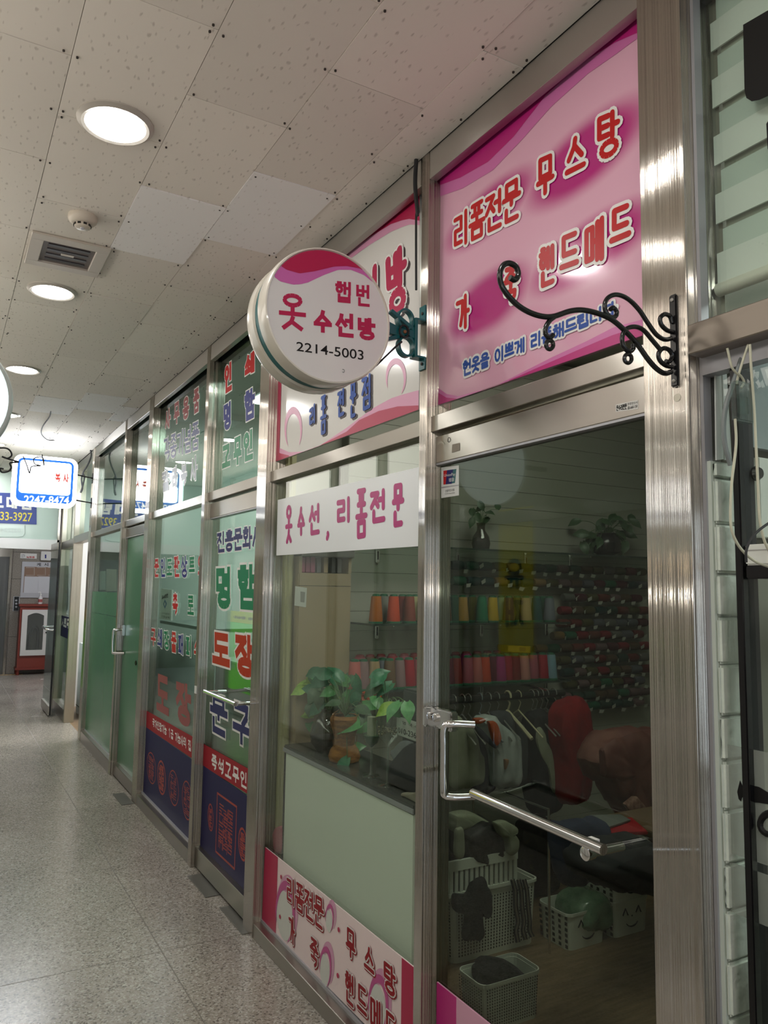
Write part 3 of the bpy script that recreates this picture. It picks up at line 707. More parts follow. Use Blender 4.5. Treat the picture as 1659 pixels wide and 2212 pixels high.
letter(it, PX_, .034, [(.004, SHADOW, L*1.5, (.016, -.012), 'lettering_shadow'), (.016, WHITE, L*2.2, (0, 0), 'lettering_outline'), (0, CRIMSON, L*3, (0, 0), 'lettering')], s2)
it = [('리', [(669, 882), (684, 868), (684, 912), (669, 924)]), ('폼', [(693, 858), (707, 850), (707, 935), (693, 942)]), ('전', [(730, 846), (746, 836), (746, 896), (730, 905)]),
      ('문', [(757, 828), (771, 820), (771, 899), (757, 907)]), ('점', [(782, 815), (804, 804), (804, 880), (782, 891)])]
letter(it, PX_, .0155, [(.002, SHADOW, L*1.5, (.012, -.008), 'lettering_shadow'), (0, BLUE, L*3, (0, 0), 'lettering')], s2)
# ---- white board on the window glass
s3 = tag(empty('shop_sign', (.04, 2.65, 1.64)), 'white board with magenta lettering on the tailor window glass', 'sign')
PW = ('x', .044)
plate([(600, 1080), (905, 1009), (903, 1180), (597, 1200)], PW, .006, mat('white_acrylic', (.80, .83, .85), .3), 'panel', s3)
def br(x0, y0, x1, y1, sl=-.2):
    d = sl*(x1-x0); return [(x0, y0-d if sl < 0 else y0), (x1, y0), (x1, y1+d if sl < 0 else y1), (x0, y1)]
it = [('옷', br(616.6, 1089, 632, 1176)), ('수', br(642.5, 1092, 659, 1161)), ('선', br(667, 1085, 692, 1159)), (',', br(699, 1112, 718, 1166)), ('리', br(727, 1070, 760, 1135)),
      ('폼', br(768, 1052, 794, 1166)), ('전', br(799, 1053, 834.5, 1134)), ('문', br(847, 1041, 873.6, 1142))]
letter(it, PW, .021, [(0, mat('magenta_vinyl', (.44, .015, .17), .35), .001, (0, 0), 'lettering')], s3)
# ---- pink banner along the foot of the window
s4 = tag(empty('shop_sign', (.04, 2.65, .06)), 'long pink banner with dark red lettering along the foot of the tailor window', 'sign')
plate([(573, 1830), (896, 2091), (893, 2318), (566, 1989)], PW, .004, mat('pale_pink_print', (.86, .71, .71), .3, coat=.3), 'panel', s4)
plate([(573, 1830), (600.5, 1852), (596, 2019), (566, 1989)], PW, .0004, CRIMSON, 'border', s4, lift=L)
plate([(868.5, 2069), (896, 2091), (893, 2318), (866, 2291)], PW, .0004, CRIMSON, 'border', s4, lift=L)
LILAC = mat('lilac_ink', (.66, .33, .49), .35); ROSE = mat('rose_ink', (.52, .08, .27), .35); PALEW = mat('pale_oval_ink', (.66, .68, .63), .35)
for (cx, cy, rx, ry) in ((617, 1970, 21, 68), (713, 1982, 9, 30), (704, 2088, 13, 44), (818, 2170, 22, 66)):
    crescent(cx+4, cy-6, rx*1.12, ry*1.1, PW, LILAC, s4, L*.8, thick=.5, a0=-70, a1=215)
    pts = [(cx-2+rx*.82*math.cos(i*.3142), cy+8+ry*.78*math.sin(i*.3142)+.7*rx*.82*math.cos(i*.3142)) for i in range(20)]
    patch(pts, PW, PALEW, 'oval_print', s4, L*1.2)
    crescent(cx, cy, rx, ry, PW, ROSE, s4, L*1.7, thick=.30, a0=-80, a1=200)
it = [('리폼전문', [(622, 1890), (700, 1942), (700, 2012), (622, 1948)]), ('무', sq(749, 1998, 770, 2080)), ('스', sq(788, 2035, 811, 2119)), ('탕', sq(830, 2070, 857, 2160)),
      ('가', sq(625, 1971, 639, 2046)), ('죽', sq(671, 2018, 690, 2098)), ('핸', sq(747, 2091, 767, 2180)), ('드', sq(773, 2118, 795, 2212)), ('메', sq(801, 2143, 825, 2240)), ('드', sq(833, 2175, 857, 2272))]
letter(it, PW, .0128, [(.012, DKRED, L*2.0, (.002, -.003), 'lettering_shadow'), (.009, WHITE, L*2.6, (0, 0), 'lettering_outline'), (0, DKRED, L*3.3, (0, 0), 'lettering')], s4)
for p in ((608.5, 1894), (606, 1980), (733, 2008), (731, 2107)):
    q = onx(p, .044); MB().lathe([(.0085, 0), (.0085, .0004)], q+Vector((-L*2.4, 0, 0)), (-1, 0, 0), 14).build('dot_print', CRIMSON, s4)
# ---- pink banner on the foot of the door
s5 = tag(empty('shop_sign', (.04, 1.5, .06)), 'magenta and pink banner on the lower glass of the tailor door', 'sign')
a = onx((944, 2121), .045); z0, z1 = .062, a.z
MB().box(.0445, .049, 1.125, a.y, z0, z1).build('panel', mat('light_pink_print', (.70, .36, .50), .25, coat=.3), s5)
b = onx((986, 2152), .045)
MB().box(.0438, .0445, b.y, a.y, z0, z1).build('border', MAGENTA, s5)
MB().box(.0438, .0445, 1.125, 1.18, z0, z1).build('border', MAGENTA, s5)
letter([('리폼전문', [Vector((.0445, b.y-.03, z1-.05)), Vector((.0445, b.y-.33, z1-.05)), Vector((.0445, b.y-.33, z0+.06)), Vector((.0445, b.y-.03, z0+.06))])], PW, .014,
       [(.009, WHITE, L*1.2, (0, 0), 'lettering_outline'), (0, DKRED, L*2, (0, 0), 'lettering')], s5)
# ---- round blade sign on its scissor bracket
s6 = tag(empty('blade_sign', (-.36, 1.97, 2.07)), 'round white projecting shop sign with crimson wave and phone number', 'sign')
YF, YB = 1.900, 2.045; R = .1965; CX, CZ = -.3555, 2.268
SHELL = noise_mat('aged_cream_plastic', (.62, .57, .48), (.70, .665, .60), 9, .25, lo=.3, hi=.7, coat=.4)
TEAL = mat('teal_enamel', (.005, .115, .125), .3)
ax = (0, 1, 0); c0 = (CX, YF, CZ)
MB().lathe([(R*.955, .004), (R*.965, -.001), (R*.985, 0), (R, .009), (R*1.005, .03), (R*1.0, .052), (R*.97, .057)], c0, ax, 64, cap=False).build('front_shell', SHELL, s6, smooth=True)
MB().lathe([(R*.97, .088), (R*1.0, .093), (R*1.005, .115), (R, .136), (R*.985, .145), (R*.965, .146), (R*.955, .141)], c0, ax, 64, cap=False).build('back_shell', SHELL, s6, smooth=True)
MB().lathe([(R*.968, .056), (R*.968, .089)], c0, ax, 64, cap=False).build('band', TEAL, s6, smooth=True)
MB().lathe([(R*.957, .0035), (R*.957, .006)], c0, ax, 64).build('front_face', mat('sign_face_white', (.73, .715, .71), .2, coat=.3), s6)
MB().lathe([(R*.957, .139), (R*.957, .1415)], c0, ax, 64).build('back_face', MAT['sign_face_white'], s6)
PF = ('y', YF+.0035)
def disc_above(curve, m, lift, top=None):
    C = [ony(p, YF+.0035) for p in curve]; r = R*.952; lo, hi = [], []
    def zc(x):
        for p, q in zip(C, C[1:]):
            if p.x <= x <= q.x: return p.z + (q.z-p.z)*(x-p.x)/(q.x-p.x)
        return C[0].z if x < C[0].x else C[-1].z
    for i in range(61):
        x = CX - r + 2*r*i/60; zt = CZ + math.sqrt(max(r*r-(x-CX)**2, 0)); zb = zc(x)
        if zb < zt: lo.append(Vector((x, YF+.0035-lift, zb))); hi.append(Vector((x, YF+.0035-lift, zt)))
    k = len(lo); MB().add(hi+lo, [(i, i+1, k+i+1, k+i) for i in range(k-1)]).build('wave_print', m, s6)
disc_above([(570, 580), (586, 593), (605, 608), (633, 615), (650, 614), (666, 610), (700, 594), (730, 583), (758, 583), (786, 594), (813, 616), (840, 660)], mat('orchid_print', (.60, .14, .42), .3), .0006)
disc_above([(575, 552), (598, 569), (619, 583), (647, 591), (680, 586), (722, 576), (749, 575), (777, 580), (794, 591), (808, 606), (840, 660)], CRIMSON, .0012)
def bt(x0, y0, x1, y1, sl=.1):
    d = sl*(x1-x0); return [(x0, y0), (x1, y0+d), (x1, y1), (x0, y1-d)]
letter([('햅', bt(723, 606, 760, 656)), ('번', bt(768, 613, 800, 664))], PF, .0088, [(0, CRIMSON, .0008, (0, 0), 'lettering')], s6, rnd=False)
letter([('옷', bt(602, 631, 661, 716)), ('수', bt(677, 668, 717, 722)), ('선', bt(724, 674, 766, 731)), ('방', bt(771, 684, 811, 737))], PF, .0122, [(0, CRIMSON, .0008, (0, 0), 'lettering')], s6, rnd=False)
ftext('2214-5003', [(640, 738), (785, 757), (785, 778), (640, 758)], PF, BLACKI, s6, lift=.0008, bold=.006)
q = ony((741, 801), PF[1]); MB().tube([q+Vector((0, -.001, 0)) + Vector((a, 0, b)) for a, b in arc(0, 0, .0042, -120, 120, 10)], .0009, 6).build('drain_mark', mat('grey_mark', (.3, .3, .3), .5), s6)
# scissor bracket
br6 = tag(empty('sign_bracket', (-.06, 1.972, 2.29)), 'teal metal scissor-shaped bracket holding the round sign to the steel post', 'bracket')
yb = 1.970
pz = [onx(p, 0).z for p in ((914, 663), (914, 697), (914, 775), (914, 800))]
for z1_, z0_ in ((pz[0], pz[1]), (pz[2], pz[3])):
    MB().box(-.006, -.0005, 1.952, 1.986, z0_, z1_).build('mounting_plate', TEAL, br6, bevel=.001, seg=1)
    MB().lathe([(.005, 0), (.005, .003), (.003, .004)], (-.006, 1.966, (z0_+z1_)/2), (-1, 0, 0), 10).build('screw_head', mat('dark_screw', (.03, .02, .02), .5), br6)
zt, zb = pz[1]+.004, pz[2]-.004
MB().box(-.040, -.030, 1.953, 1.987, zb, zt).build('back_bar', TEAL, br6, bevel=.001, seg=1)
MB().box(-.033, -.0015, 1.953, 1.987, zt-.006, zt).build('back_bar', TEAL, br6)
MB().box(-.033, -.0015, 1.953, 1.987, zb, zb+.006).build('back_bar', TEAL, br6)
zc = ony((880, 722), yb).z
MB().box(-.135, -.036, yb-.011, yb+.011, zc-.013, zc+.013).build('arm', TEAL, br6, bevel=.002, seg=1)
MB().lathe([(.006, 0), (.006, .004), (.004, .006)], (-.075, yb-.011, zc+.001), (0, -1, 0), 8).build('rivet', mat('copper_rivet', (.35, .17, .08), .45, .6), br6)
def flat_ring(cx, cz, rx, rz, m, parent, nm, wy=.022, t=.006, y=yb):
    mb = MB(); n = 28
    v = []
    for i in range(n):
        a = 2*math.pi*i/n
        for rr in (1, 1-t/rx):
            for dy in (-wy/2, wy/2): v.append((cx+rx*rr*math.cos(a), y+dy, cz+rz*rr*math.sin(a)))
    f = []
    for i in range(n):
        j = (i+1) % n
        f += [(4*i, 4*i+1, 4*j+1, 4*j), (4*i+2, 4*j+2, 4*j+3, 4*i+3), (4*i, 4*j, 4*j+2, 4*i+2), (4*i+1, 4*i+3, 4*j+3, 4*j+1)]
    mb.add(v, f).build(nm, m, parent, smooth=True)
r1 = ony((874, 691), yb); r2 = ony((876, 749), yb)
flat_ring(r1.x, r1.z, .030, .034, TEAL, br6, 'finger_ring'); flat_ring(r2.x, r2.z, .030, .034, TEAL, br6, 'finger_ring')
for (a_, b_) in (((893, 715), (843, 672)), ((866, 716), (836, 700)), ((860, 728), (828, 735))):
    A, B = ony(a_, yb), ony(b_, yb); d = (B-A)
    MB().obox((A+B)/2, d/2, (0, .010, 0), Vector((-d.z, 0, d.x)).normalized()*.006).build('blade', TEAL, br6, bevel=.001, seg=1)
# cables round the bracket
cb = bez([ony(p, yb-.016) for p in ((812, 790), (835, 768), (856, 748), (868, 738))])
tag(MB().tube(cb, .003, 8).tube([Vector((r1.x-.012, yb-.018, zc)) + Vector((.016*math.cos(a*.5), .002*math.sin(a*1.3), .019*math.sin(a*.5))) for a in range(30)], .0028, 7).build('sign_cable', RUBBER, smooth=True), 'black cable wrapped round the teal scissor bracket', 'cable')
c2 = bez([Vector((-.012, 2.005, 2.888)), Vector((-.014, 2.006, 2.80)), Vector((-.008, 1.998, 2.70)), onx((899, 470), -.006), Vector((-.010, 1.999, 2.45))])
tag(MB().tube(c2, [.007]*(len(c2)//2) + [.004]*(len(c2)-len(c2)//2), 8).build('power_cable', RUBBER, smooth=True), 'black cable dropping from the ceiling beside the steel post', 'cable')
# ---- small stickers
st1 = tag(empty('card_sticker', (.045, 1.9, 1.75)), 'small white payment card sticker on the tailor door glass', 'sticker')
PD = ('x', .0505)
plate([(953, 1010), (991, 1005), (991, 1070), (953, 1076)], PD, .0006, mat('sticker_white', (.72, .74, .73), .3), 'panel', st1)
patch([(958, 1017), (968, 1015.5), (965, 1046), (958, 1047)], PD, RED, 'red_stripe', st1, .0004)
patch([(966, 1015.7), (979, 1014), (976, 1045), (963, 1046.3)], PD, NAVY, 'blue_stripe', st1, .0006)
patch([(977, 1014.2), (986, 1013), (983, 1043), (973, 1045.3)], PD, TEAL, 'green_stripe', st1, .0005)
ftext('UnionPay', [(960, 1024), (984, 1021), (984, 1029), (960, 1032)], PD, WHITE, st1, lift=.001)
ftext('银联', [(970, 1033), (982, 1031.5), (982, 1040), (970, 1041.5)], PD, WHITE, st1, lift=.001)
patch([(953, 1052), (991, 1047), (991, 1049), (953, 1055)], PD, ALU, 'grey_line', st1, .0004)
ftext('신용카드사용', [(962, 1058), (982, 1055), (982, 1061), (962, 1064)], PD, BLACKI, st1, lift=.0006)
ftext('Credit Card Only', [(961, 1066), (983, 1063), (983, 1066), (961, 1069)], PD, BLACKI, st1, lift=.0006)
PR = ('x', .0335)
st2 = tag(empty('label_sticker', (.033, 1.2, 1.93)), 'tiny silver repair label on the steel rail above the tailor door', 'sticker')
plate([(1330, 874), (1378, 864), (1379, 883), (1330, 890)], PR, .0005, mat('silver_label', (.55, .55, .53), .35, .3), 'panel', st2)
letter([('문수리전문', [(1332, 876), (1354, 871.5), (1354, 884), (1332, 888)])], PR, .0016, [(0, BLACKI, .0004, (0, 0), 'lettering')], st2, rnd=False)
ftext('방충망샷시', [(1356, 870), (1377, 866), (1377, 872), (1356, 876)], PR, BLACKI, st2, lift=.0004)
ftext('00-660-150', [(1356, 878), (1377, 874), (1377, 880), (1356, 885)], PR, BLACKI, st2, lift=.0004, bold=.01)
st3 = tag(empty('worn_sticker', (.033, 1.93, 1.93)), 'worn remains of an arched paper sticker on the tailor door rail', 'sticker')
A3 = [(945+8*math.cos(math.radians(a))+8, 962-9*math.sin(math.radians(a))) for a in range(10, 171, 20)]
B3 = [(945+5*math.cos(math.radians(a))+8, 962-5*math.sin(math.radians(a))) for a in range(10, 171, 20)]
fill_strip(A3, B3, PR, mat('yellowed_paper', (.55, .52, .43), .7), 'arch', st3, .0004)
patch([(977, 960), (993, 957), (993, 973), (976, 978)], PR, mat('glue_mark', (.30, .265, .22), .7), 'glue_patch', st3, .0004)
q = onx((970, 950), .0335); MB().tube([q + Vector((-.0006, a, b)) for a, b in arc(0, 0, .007, 0, 360, 16)], .0006, 5).build('ring_mark', BLACKI, st3)

# ================================================================== LETTERING ON THE PRINT SHOP GLASS
PG = ('x', .0495)
OUT = [(.020, WHITE, .0005, (0, 0), 'lettering_outline')]
def win(items, m, wd, parent, ow=.013, rnd=False):
    letter(items, PG, wd, [(ow, WHITE, .0005, (0, 0), 'lettering_outline'), (0, m, .0012, (0, 0), 'lettering')], parent, rnd=rnd)
win([('인', sq(485, 778, 502, 853)), ('쇄', sq(529, 755, 551, 817))], RED, .030, D2)
win([('명', sq(483, 864, 500, 933)), ('함', sq(528, 833, 551, 913))], mat('royal_ink', (.022, .03, .20), .4, spec=.18), .030, D2)
win([('고', sq(480, 955, 498, 1015)), ('무', sq(505, 939, 522, 1009)), ('인', sq(526, 924, 548, 1000))], GREEN, .030, D2)
ROYAL = MAT['royal_ink']
DIMRED = mat('veiled_red_ink', (.30, .06, .07), .4); DIMBLUE = mat('veiled_blue_ink', (.07, .08, .22), .4); DIMGREY = mat('veiled_grey_ink', (.16, .18, .22), .4)  # ink colours dulled to imitate reflections veiling this glass
win([('사', sq(357, 879, 369, 930)), ('무', sq(376, 864, 388, 920)), ('용', sq(395, 852, 409, 910)), ('품', sq(418, 834, 431, 896))], DIMRED, .026, W3)
win([('각종기념품', [(355, 947), (430, 908), (430, 970), (355, 996)])], DIMBLUE, .020, W3)
win([('칼', sq(350, 1012, 366, 1064)), ('라', sq(372, 1004, 384, 1056)), ('복', sq(391, 997, 404, 1050)), ('사', sq(412, 981, 427, 1042))], DIMGREY, .022, W3, .013)
win([('진흥문화사', [(470, 1150), (566, 1131), (566, 1183), (470, 1195)])], NAVY, .019, D2, .012)
win([('명', sq(466, 1223, 500, 1317)), ('함', sq(513, 1217, 556, 1319))], GREEN, .044, D2, .024)
win([('도', sq(459, 1363, 497, 1446)), ('장', sq(508, 1366, 552, 1469))], mat('vermilion_ink', (.48, .035, .012), .4, spec=.18), .042, D2, .022)
win([('문', sq(454, 1494, 492, 1599)), ('구', sq(503, 1511, 542, 1622))], NAVY, .036, D2, .022)
cols = [RED, ROYAL, GREEN]
for i, (ch, b_) in enumerate([('문', (333.6, 1207, 343.4, 1247)), ('인', (347.5, 1205, 357.5, 1247)), ('도', (360.5, 1206, 372, 1245)), ('판', (376, 1200, 388, 1247)), ('상', (391.5, 1200, 405, 1248)), ('트', (408.5, 1202, 421, 1243)), ('와', (428, 1198, 442, 1247))]):
    win([(ch, sq(*b_))], cols[i % 3], .019, W3, .012)
win([('촉', sq(373, 1281, 384.5, 1328))], RED, .019, W3, .012); win([('로', sq(405.5, 1286, 419, 1331))], GREEN, .019, W3, .012)
for i, (ch, b_) in enumerate([('구', (326.5, 1356, 336.5, 1397)), ('쇄', (340.5, 1357, 350.5, 1401)), ('장', (354.5, 1361, 365.5, 1405)), ('물', (370, 1364, 381.5, 1411)), ('패', (385.5, 1368, 396.5, 1416)), ('피', (402, 1371, 414.5, 1421)), ('스', (419.5, 1374, 433, 1424))]):
    win([(ch, sq(*b_))], cols[i % 3], .019, W3, .012)
letter([('도', sq(338, 1452, 365, 1552)), ('장', sq(380, 1467, 413, 1577))], PG, .050, [(0, DIMRED, .0006, (0, 0), 'lettering')], W3, rnd=False)
REDBAND = mat('red_vinyl', (.34, .012, .025), .45, spec=.2); NAVYV = mat('navy_vinyl', (.024, .022, .085), .45, spec=.15); SEAL = mat('seal_red', (.38, .035, .02), .4)
patch([(440, 1607), (546, 1666), (545, 1721), (438, 1654)], PG, REDBAND, 'red_band', D2, .0005)
letter([('즉석고무인', [(458, 1627), (534, 1670), (533, 1706), (458, 1660)])], PG, .0125, [(0, WHITE, .0012, (0, 0), 'lettering')], D2, rnd=False, gap=.35)
patch([(316.5, 1535), (428, 1598), (428, 1647), (316, 1571)], PG, REDBAND, 'red_band', W3, .0005)
letter([('국가인장기능 1급 기능사의 집', [(330, 1551), (413, 1600), (413, 1624), (330, 1569)])], PG, .0085, [(0, WHITE, .0012, (0, 0), 'lettering')], W3, rnd=False)
zt = onx((440, 1654), .0495).z
MB().box(.0485, .0495, 3.415, 4.238, .105, zt).build('navy_film', NAVYV, D2)
zt2 = onx((316, 1571), .0495).z
MB().box(.0485, .0495, 4.305, 5.598, .0725, zt2).build('navy_film', NAVYV, W3)
sr = random.Random(11)
def seal(q, parent, square=False, cols_=2, rows=4, wd=.006):
    # carved name-stamp print: frame plus close angular strokes
    c = quad3(q, PG); f = bil(c, Vector((-.0012, 0, 0))); w_ = (c[1]-c[0]).length; h_ = (c[0]-c[3]).length
    mb = MB(); fr = [[(0, 0), (1, 0), (1, 1), (0, 1), (0, 0)]] if square else [EL]
    strokes_to_mb(mb, fr, (w_, h_), wd*1.3, f, not square)
    for ci in range(cols_):
        for ri in range(rows):
            x0 = .14 + .72*ci/cols_; x1 = .14 + .72*(ci+.86)/cols_; y0 = .12 + .76*ri/rows; y1 = .12 + .76*(ri+.84)/rows
            if not square:
                s_ = max(.2, math.sqrt(max(0, 1-((y0+y1)-1)**2)))*.9; x0 = .5+(x0-.5)*s_; x1 = .5+(x1-.5)*s_
            st = []
            for k in range(4):
                r_ = sr.random()
                if r_ < .35: st.append([(0, k/3), (1, k/3)])
                elif r_ < .6: st.append([(k/3, 0), (k/3, 1), (sr.random(), sr.random())])
                elif r_ < .8: st.append([(0, k/3), (.5, k/3), (.5, 0), (1, 0)])
                else: st.append([(.1, 1), (.1, .3), (.9, .3), (.9, .8)])
            strokes_to_mb(mb, _fit(st, (x0, y0, x1, y1)), (w_, h_), wd*.8, f, False)
    mb.build('stamp_print', SEAL, parent)
seal([(470, 1713), (511.7, 1743), (507, 1877), (466.4, 1839)], D2, True, 3, 4, .008)
seal(sq(450, 1733, 461, 1799), D2, False, 1, 4, .006); seal(sq(516, 1783, 534, 1866), D2, False, 2, 3, .008)
seal(sq(318, 1619, 337, 1701), W3, False, 2, 4); seal(sq(341, 1638, 358, 1723), W3, False, 2, 5, .009); seal(sq(365, 1657, 386, 1749), W3, False, 2, 3); seal(sq(394, 1680, 415, 1780), W3, False, 2, 4)
rail_handle(D2, 3.44, 3.92, .972)
# ================================================================== TAILOR'S DOOR FITTINGS
lk = D1
MB().box(.024, .05, 1.84, 1.945, 1.102, 1.158).build('lock_case', CHROME, lk, bevel=.004)
MB().box(-.004, .03, 1.930, 1.9485, 1.105, 1.16).build('lock_keeper', CHROME, lk, bevel=.004)
MB().lathe([(.012, 0), (.012, .006), (.009, .008), (.004, .008), (.004, .004)], (.024, 1.915, 1.132), (-1, 0, 0), 20).build('key_cylinder', CHROME, lk, smooth=True)
MB().box(.017, .0245, 1.925, 1.938, 1.146, 1.156).build('white_tag', WHITE, lk)
hy = 1.793
pts = bez([(.045, hy-.035, 1.135), (-.01, hy-.012, 1.137), (-.03, hy, 1.125), (-.031, hy, 1.06), (-.031, hy, .965), (-.024, hy, .945), (.0, hy-.012, .941), (.05, hy-.03, .941)])
MB().tube(pts, .0105, 14).build('pull_handle', CHROME, lk, smooth=True)
A = onx((1021, 1713), -.05); B = onx((1304, 1836), -.05)
MB().tube([A, B], .0115, 14).build('push_bar', CHROME, lk, smooth=True)
MB().tube([A, (.0, A.y+.03, A.z-.022), (.05, hy-.06, .941)], .009, 12).build('bar_bracket', CHROME, lk, smooth=True)
K = onx((1283, 1840), -.03)
MB().lathe([(.010, 0), (.010, .085), (.0135, .086), (.0145, .088), (.0145, .108), (.012, .110)], (.052, K.y, K.z), (-1, 0, 0), 24).build('standoff_knob', CHROME, lk, smooth=True)
MB().box(-.045, -.025, K.y-.012, K.y+.012, K.z+.006, K.z+.028).build('white_clip', WHITE, lk)

# ================================================================== INSIDE THE TAILOR'S SHOP
YW = 3.25
SLAT = mat('cream_slat_board', (.33, .335, .285), .55); SLATG = mat('slat_groove', (.20, .20, .17), .8)
sw = struct(MB().box(.40, 2.75, YW+.006, 3.325, 0, 2.80).build('wall_slat', SLATG, rel=False))
z = .02
while z < 2.7:
    MB().box(.402, 2.748, YW, YW+.008, z, z+.0905).build('slat_board', SLAT, sw, bevel=.001, seg=1)
    z += .092
BEIGE = mat('beige_cabinet_paint', (.36, .28, .18), .5)
# beige cabinet in the window corner
cab = tag(empty('cabinet', (.24, 3.2, 0)), 'tall beige cabinet with an open slot of coloured boxes, left behind the tailor window', 'cabinet')
zc0 = ony((690, 1238), 3.19).z; zc1 = ony((690, 1203), 3.19).z
MB().box(.13, .395, 3.19, 3.318, 0, zc0).build('body', BEIGE, cab, bevel=.004)
MB().box(.13, .395, 3.295, 3.318, zc0, zc1).build('slot_back', mat('dark_brown', (.05, .04, .03), .7), cab)
for x in (.13, .38): MB().box(x, x+.015, 3.19, 3.318, zc0, zc1).build('slot_side', BEIGE, cab)
MB().box(.13, .398, 3.165, 3.318, zc1, zc1+.035).build('top', mat('smoky_cabinet_top', (.10, .10, .09), .4), cab, bevel=.003)
for i, (a, c) in enumerate(((.145, (.30, .06, .13)), (.17, (.26, .05, .12)), (.195, (.32, .08, .16)), (.225, (.15, .15, .17)), (.26, (.30, .21, .11)), (.30, (.05, .05, .05)), (.33, (.09, .09, .085)))):
    tag(MB().box(a, a+.022, 3.205, 3.285, zc0+.002, zc0+.07+.004*(i % 3)).build('thread_box', mat('slot_box_%d' % i, c, .5), bevel=.002, seg=1),
        ['pink box first from the left in the beige cabinet slot', 'dark pink box second in the beige cabinet slot', 'light pink box third in the beige cabinet slot', 'grey box fourth in the beige cabinet slot', 'tan box fifth in the beige cabinet slot', 'black box sixth in the beige cabinet slot', 'dark grey box last in the beige cabinet slot'][i], 'box', 'boxes in the cabinet slot')
MB().box(.131, .394, 3.1885, 3.1905, ony((690, 1266), 3.19).z, ony((690, 1265), 3.19).z).build('seam', DARKGAP, cab)
pp = [ony(p, 3.188) for p in ((638, 1266), (663, 1270), (661, 1312), (636, 1308))]
np_ = tag(empty('paper_note', (pp[0].x, 3.188, pp[0].z-.1)), 'small white paper note on the beige cabinet front', 'paper')
MB().prism(pp, (0, .0012, 0)).build('sheet', mat('note_paper', (.55, .56, .52), .7), np_)
pk = [pp[0]*.55+pp[1]*.45+Vector((0, -.0006, -.02)), pp[1]*.85+pp[0]*.15+Vector((0, -.0006, -.02)), pp[2]*.85+pp[3]*.15+Vector((0, -.0006, .02)), pp[2]*.5+pp[3]*.5+Vector((0, -.0006, .02))]
MB().prism(pk, (0, .0004, 0)).build('picture_print', mat('note_print', (.25, .25, .23), .7), np_)
cp = tag(MB().box(.085, .125, 3.225, 3.285, 0, 2.80).build('corner_pipe', mat('yellowed_pipe', (.42, .40, .22), .4), bevel=.012, seg=3, smooth=True), 'yellowish vertical pipe cover beside the left post inside the tailor shop', 'pipe')
# ---- glass shelves
SH = glass('shelf_glass', (.62, .70, .64), f0=.08); SHE = mat('dark_glass_edge', (.03, .05, .04), .2)
def shelf(z, x0, x1, brk, label):
    r = tag(empty('glass_shelf', ((x0+x1)/2, 3.15, z)), label, 'shelf', 'glass shelves on the slat wall')
    MB().box(x0, x1, 3.05, YW, z-.004, z+.004).build('board', SH, r)
    MB().box(x0, x1, 3.046, 3.0505, z-.0045, z+.0045).build('front_edge', SHE, r); MB().box(x0-.003, x0, 3.046, YW, z-.0045, z+.0045).build('side_edge', SHE, r)
    for x in brk:
        MB().box(x-.010, x+.010, YW-.016, YW-.001, z-.075, z-.005).build('bracket', CHROME, r, bevel=.003)
        MB().box(x-.003, x+.003, YW-.018, YW-.0155, z-.06, z-.02).build('bracket_slot', BLACK, r)
        MB().box(x-.004, x+.004, 3.08, YW-.01, z-.012, z-.005).build('bracket_arm', CHROME, r)
zt_, zm_, zl_ = ony((975, 1184), 3.05).z, 1.345, ony((900, 1490), 3.05).z
def bx(px, py): return ony((px, py), YW-.012).x
shelf(zt_, .43, 2.45, [bx(816, 1190), bx(989, 1205), bx(1136, 1205), bx(1232, 1210)], 'upper glass shelf with chrome brackets carrying two plants on the slat wall')
shelf(zm_, .43, 1.62, [bx(814, 1365), bx(1040, 1365), bx(1180, 1362)], 'middle glass shelf with a row of thread cones on the slat wall')
shelf(zl_, .43, 1.62, [bx(814, 1500), bx(1040, 1500), bx(1180, 1495)], 'lower glass shelf crowded with red and tan thread cones')
# ---- thread cones
def cone_mesh():
    b = MB().lathe([(.031, .008), (.0325, .014), (.0235, .122), (.022, .126)], (0, 0, 0), n=20).build('thread', WHITE, None, smooth=True, rel=False)
    c = MB().lathe([(.034, 0), (.034, .007), (.031, .009)], (0, 0, 0), n=20).lathe([(.0195, .125), (.018, .134), (.010, .137)], (0, 0, 0), n=16).build('cone_core', WHITE, None, smooth=True, rel=False)
    me = b.data, c.data
    bpy.data.objects.remove(b); bpy.data.objects.remove(c); return me
CM = cone_mesh()
CC = {'orange': (.42, .13, .03), 'grey': (.22, .22, .20), 'scarlet': (.55, .06, .02), 'dark red': (.22, .02, .02), 'brick red': (.24, .055, .04), 'pale yellow': (.42, .38, .20), 'dark green': (.03, .09, .06), 'gold': (.42, .25, .08),
      'olive': (.12, .11, .03), 'green': (.02, .20, .10), 'yellow': (.55, .36, .02), 'brown': (.15, .09, .05), 'tan': (.40, .29, .18), 'teal': (.02, .08, .075), 'coral': (.48, .13, .12), 'mauve': (.26, .16, .17), 'rose': (.38, .09, .13),
      'crimson': (.36, .015, .035), 'maroon': (.12, .012, .03), 'magenta': (.36, .03, .17), 'salmon': (.50, .20, .17), 'light blue': (.20, .33, .42), 'slate': (.17, .18, .22), 'pale green': (.22, .30, .20)}
CORE = {'green': mat('green_cone_core', (.015, .12, .06), .4), 'red': mat('red_cone_core', (.25, .02, .03), .4), 'black': mat('black_cone_core', (.02, .02, .02), .4)}
def cone(x, y, z, colour, label, s=1., core='green'):
    r = tag(empty('thread_cone', (x, y, z)), label, 'thread', 'thread cones on the glass shelves')
    for me, m, nm in ((CM[0], mat('thread_'+colour.replace(' ', '_'), CC[colour], .75, spec=.3), 'thread'), (CM[1], CORE[core], 'cone_core')):
        o = bpy.data.objects.new(nm, me.copy() if False else me); COL.objects.link(o); o.parent = r; o.scale = (s, s, s)
        o.material_slots[0].link = 'OBJECT'; o.material_slots[0].material = m
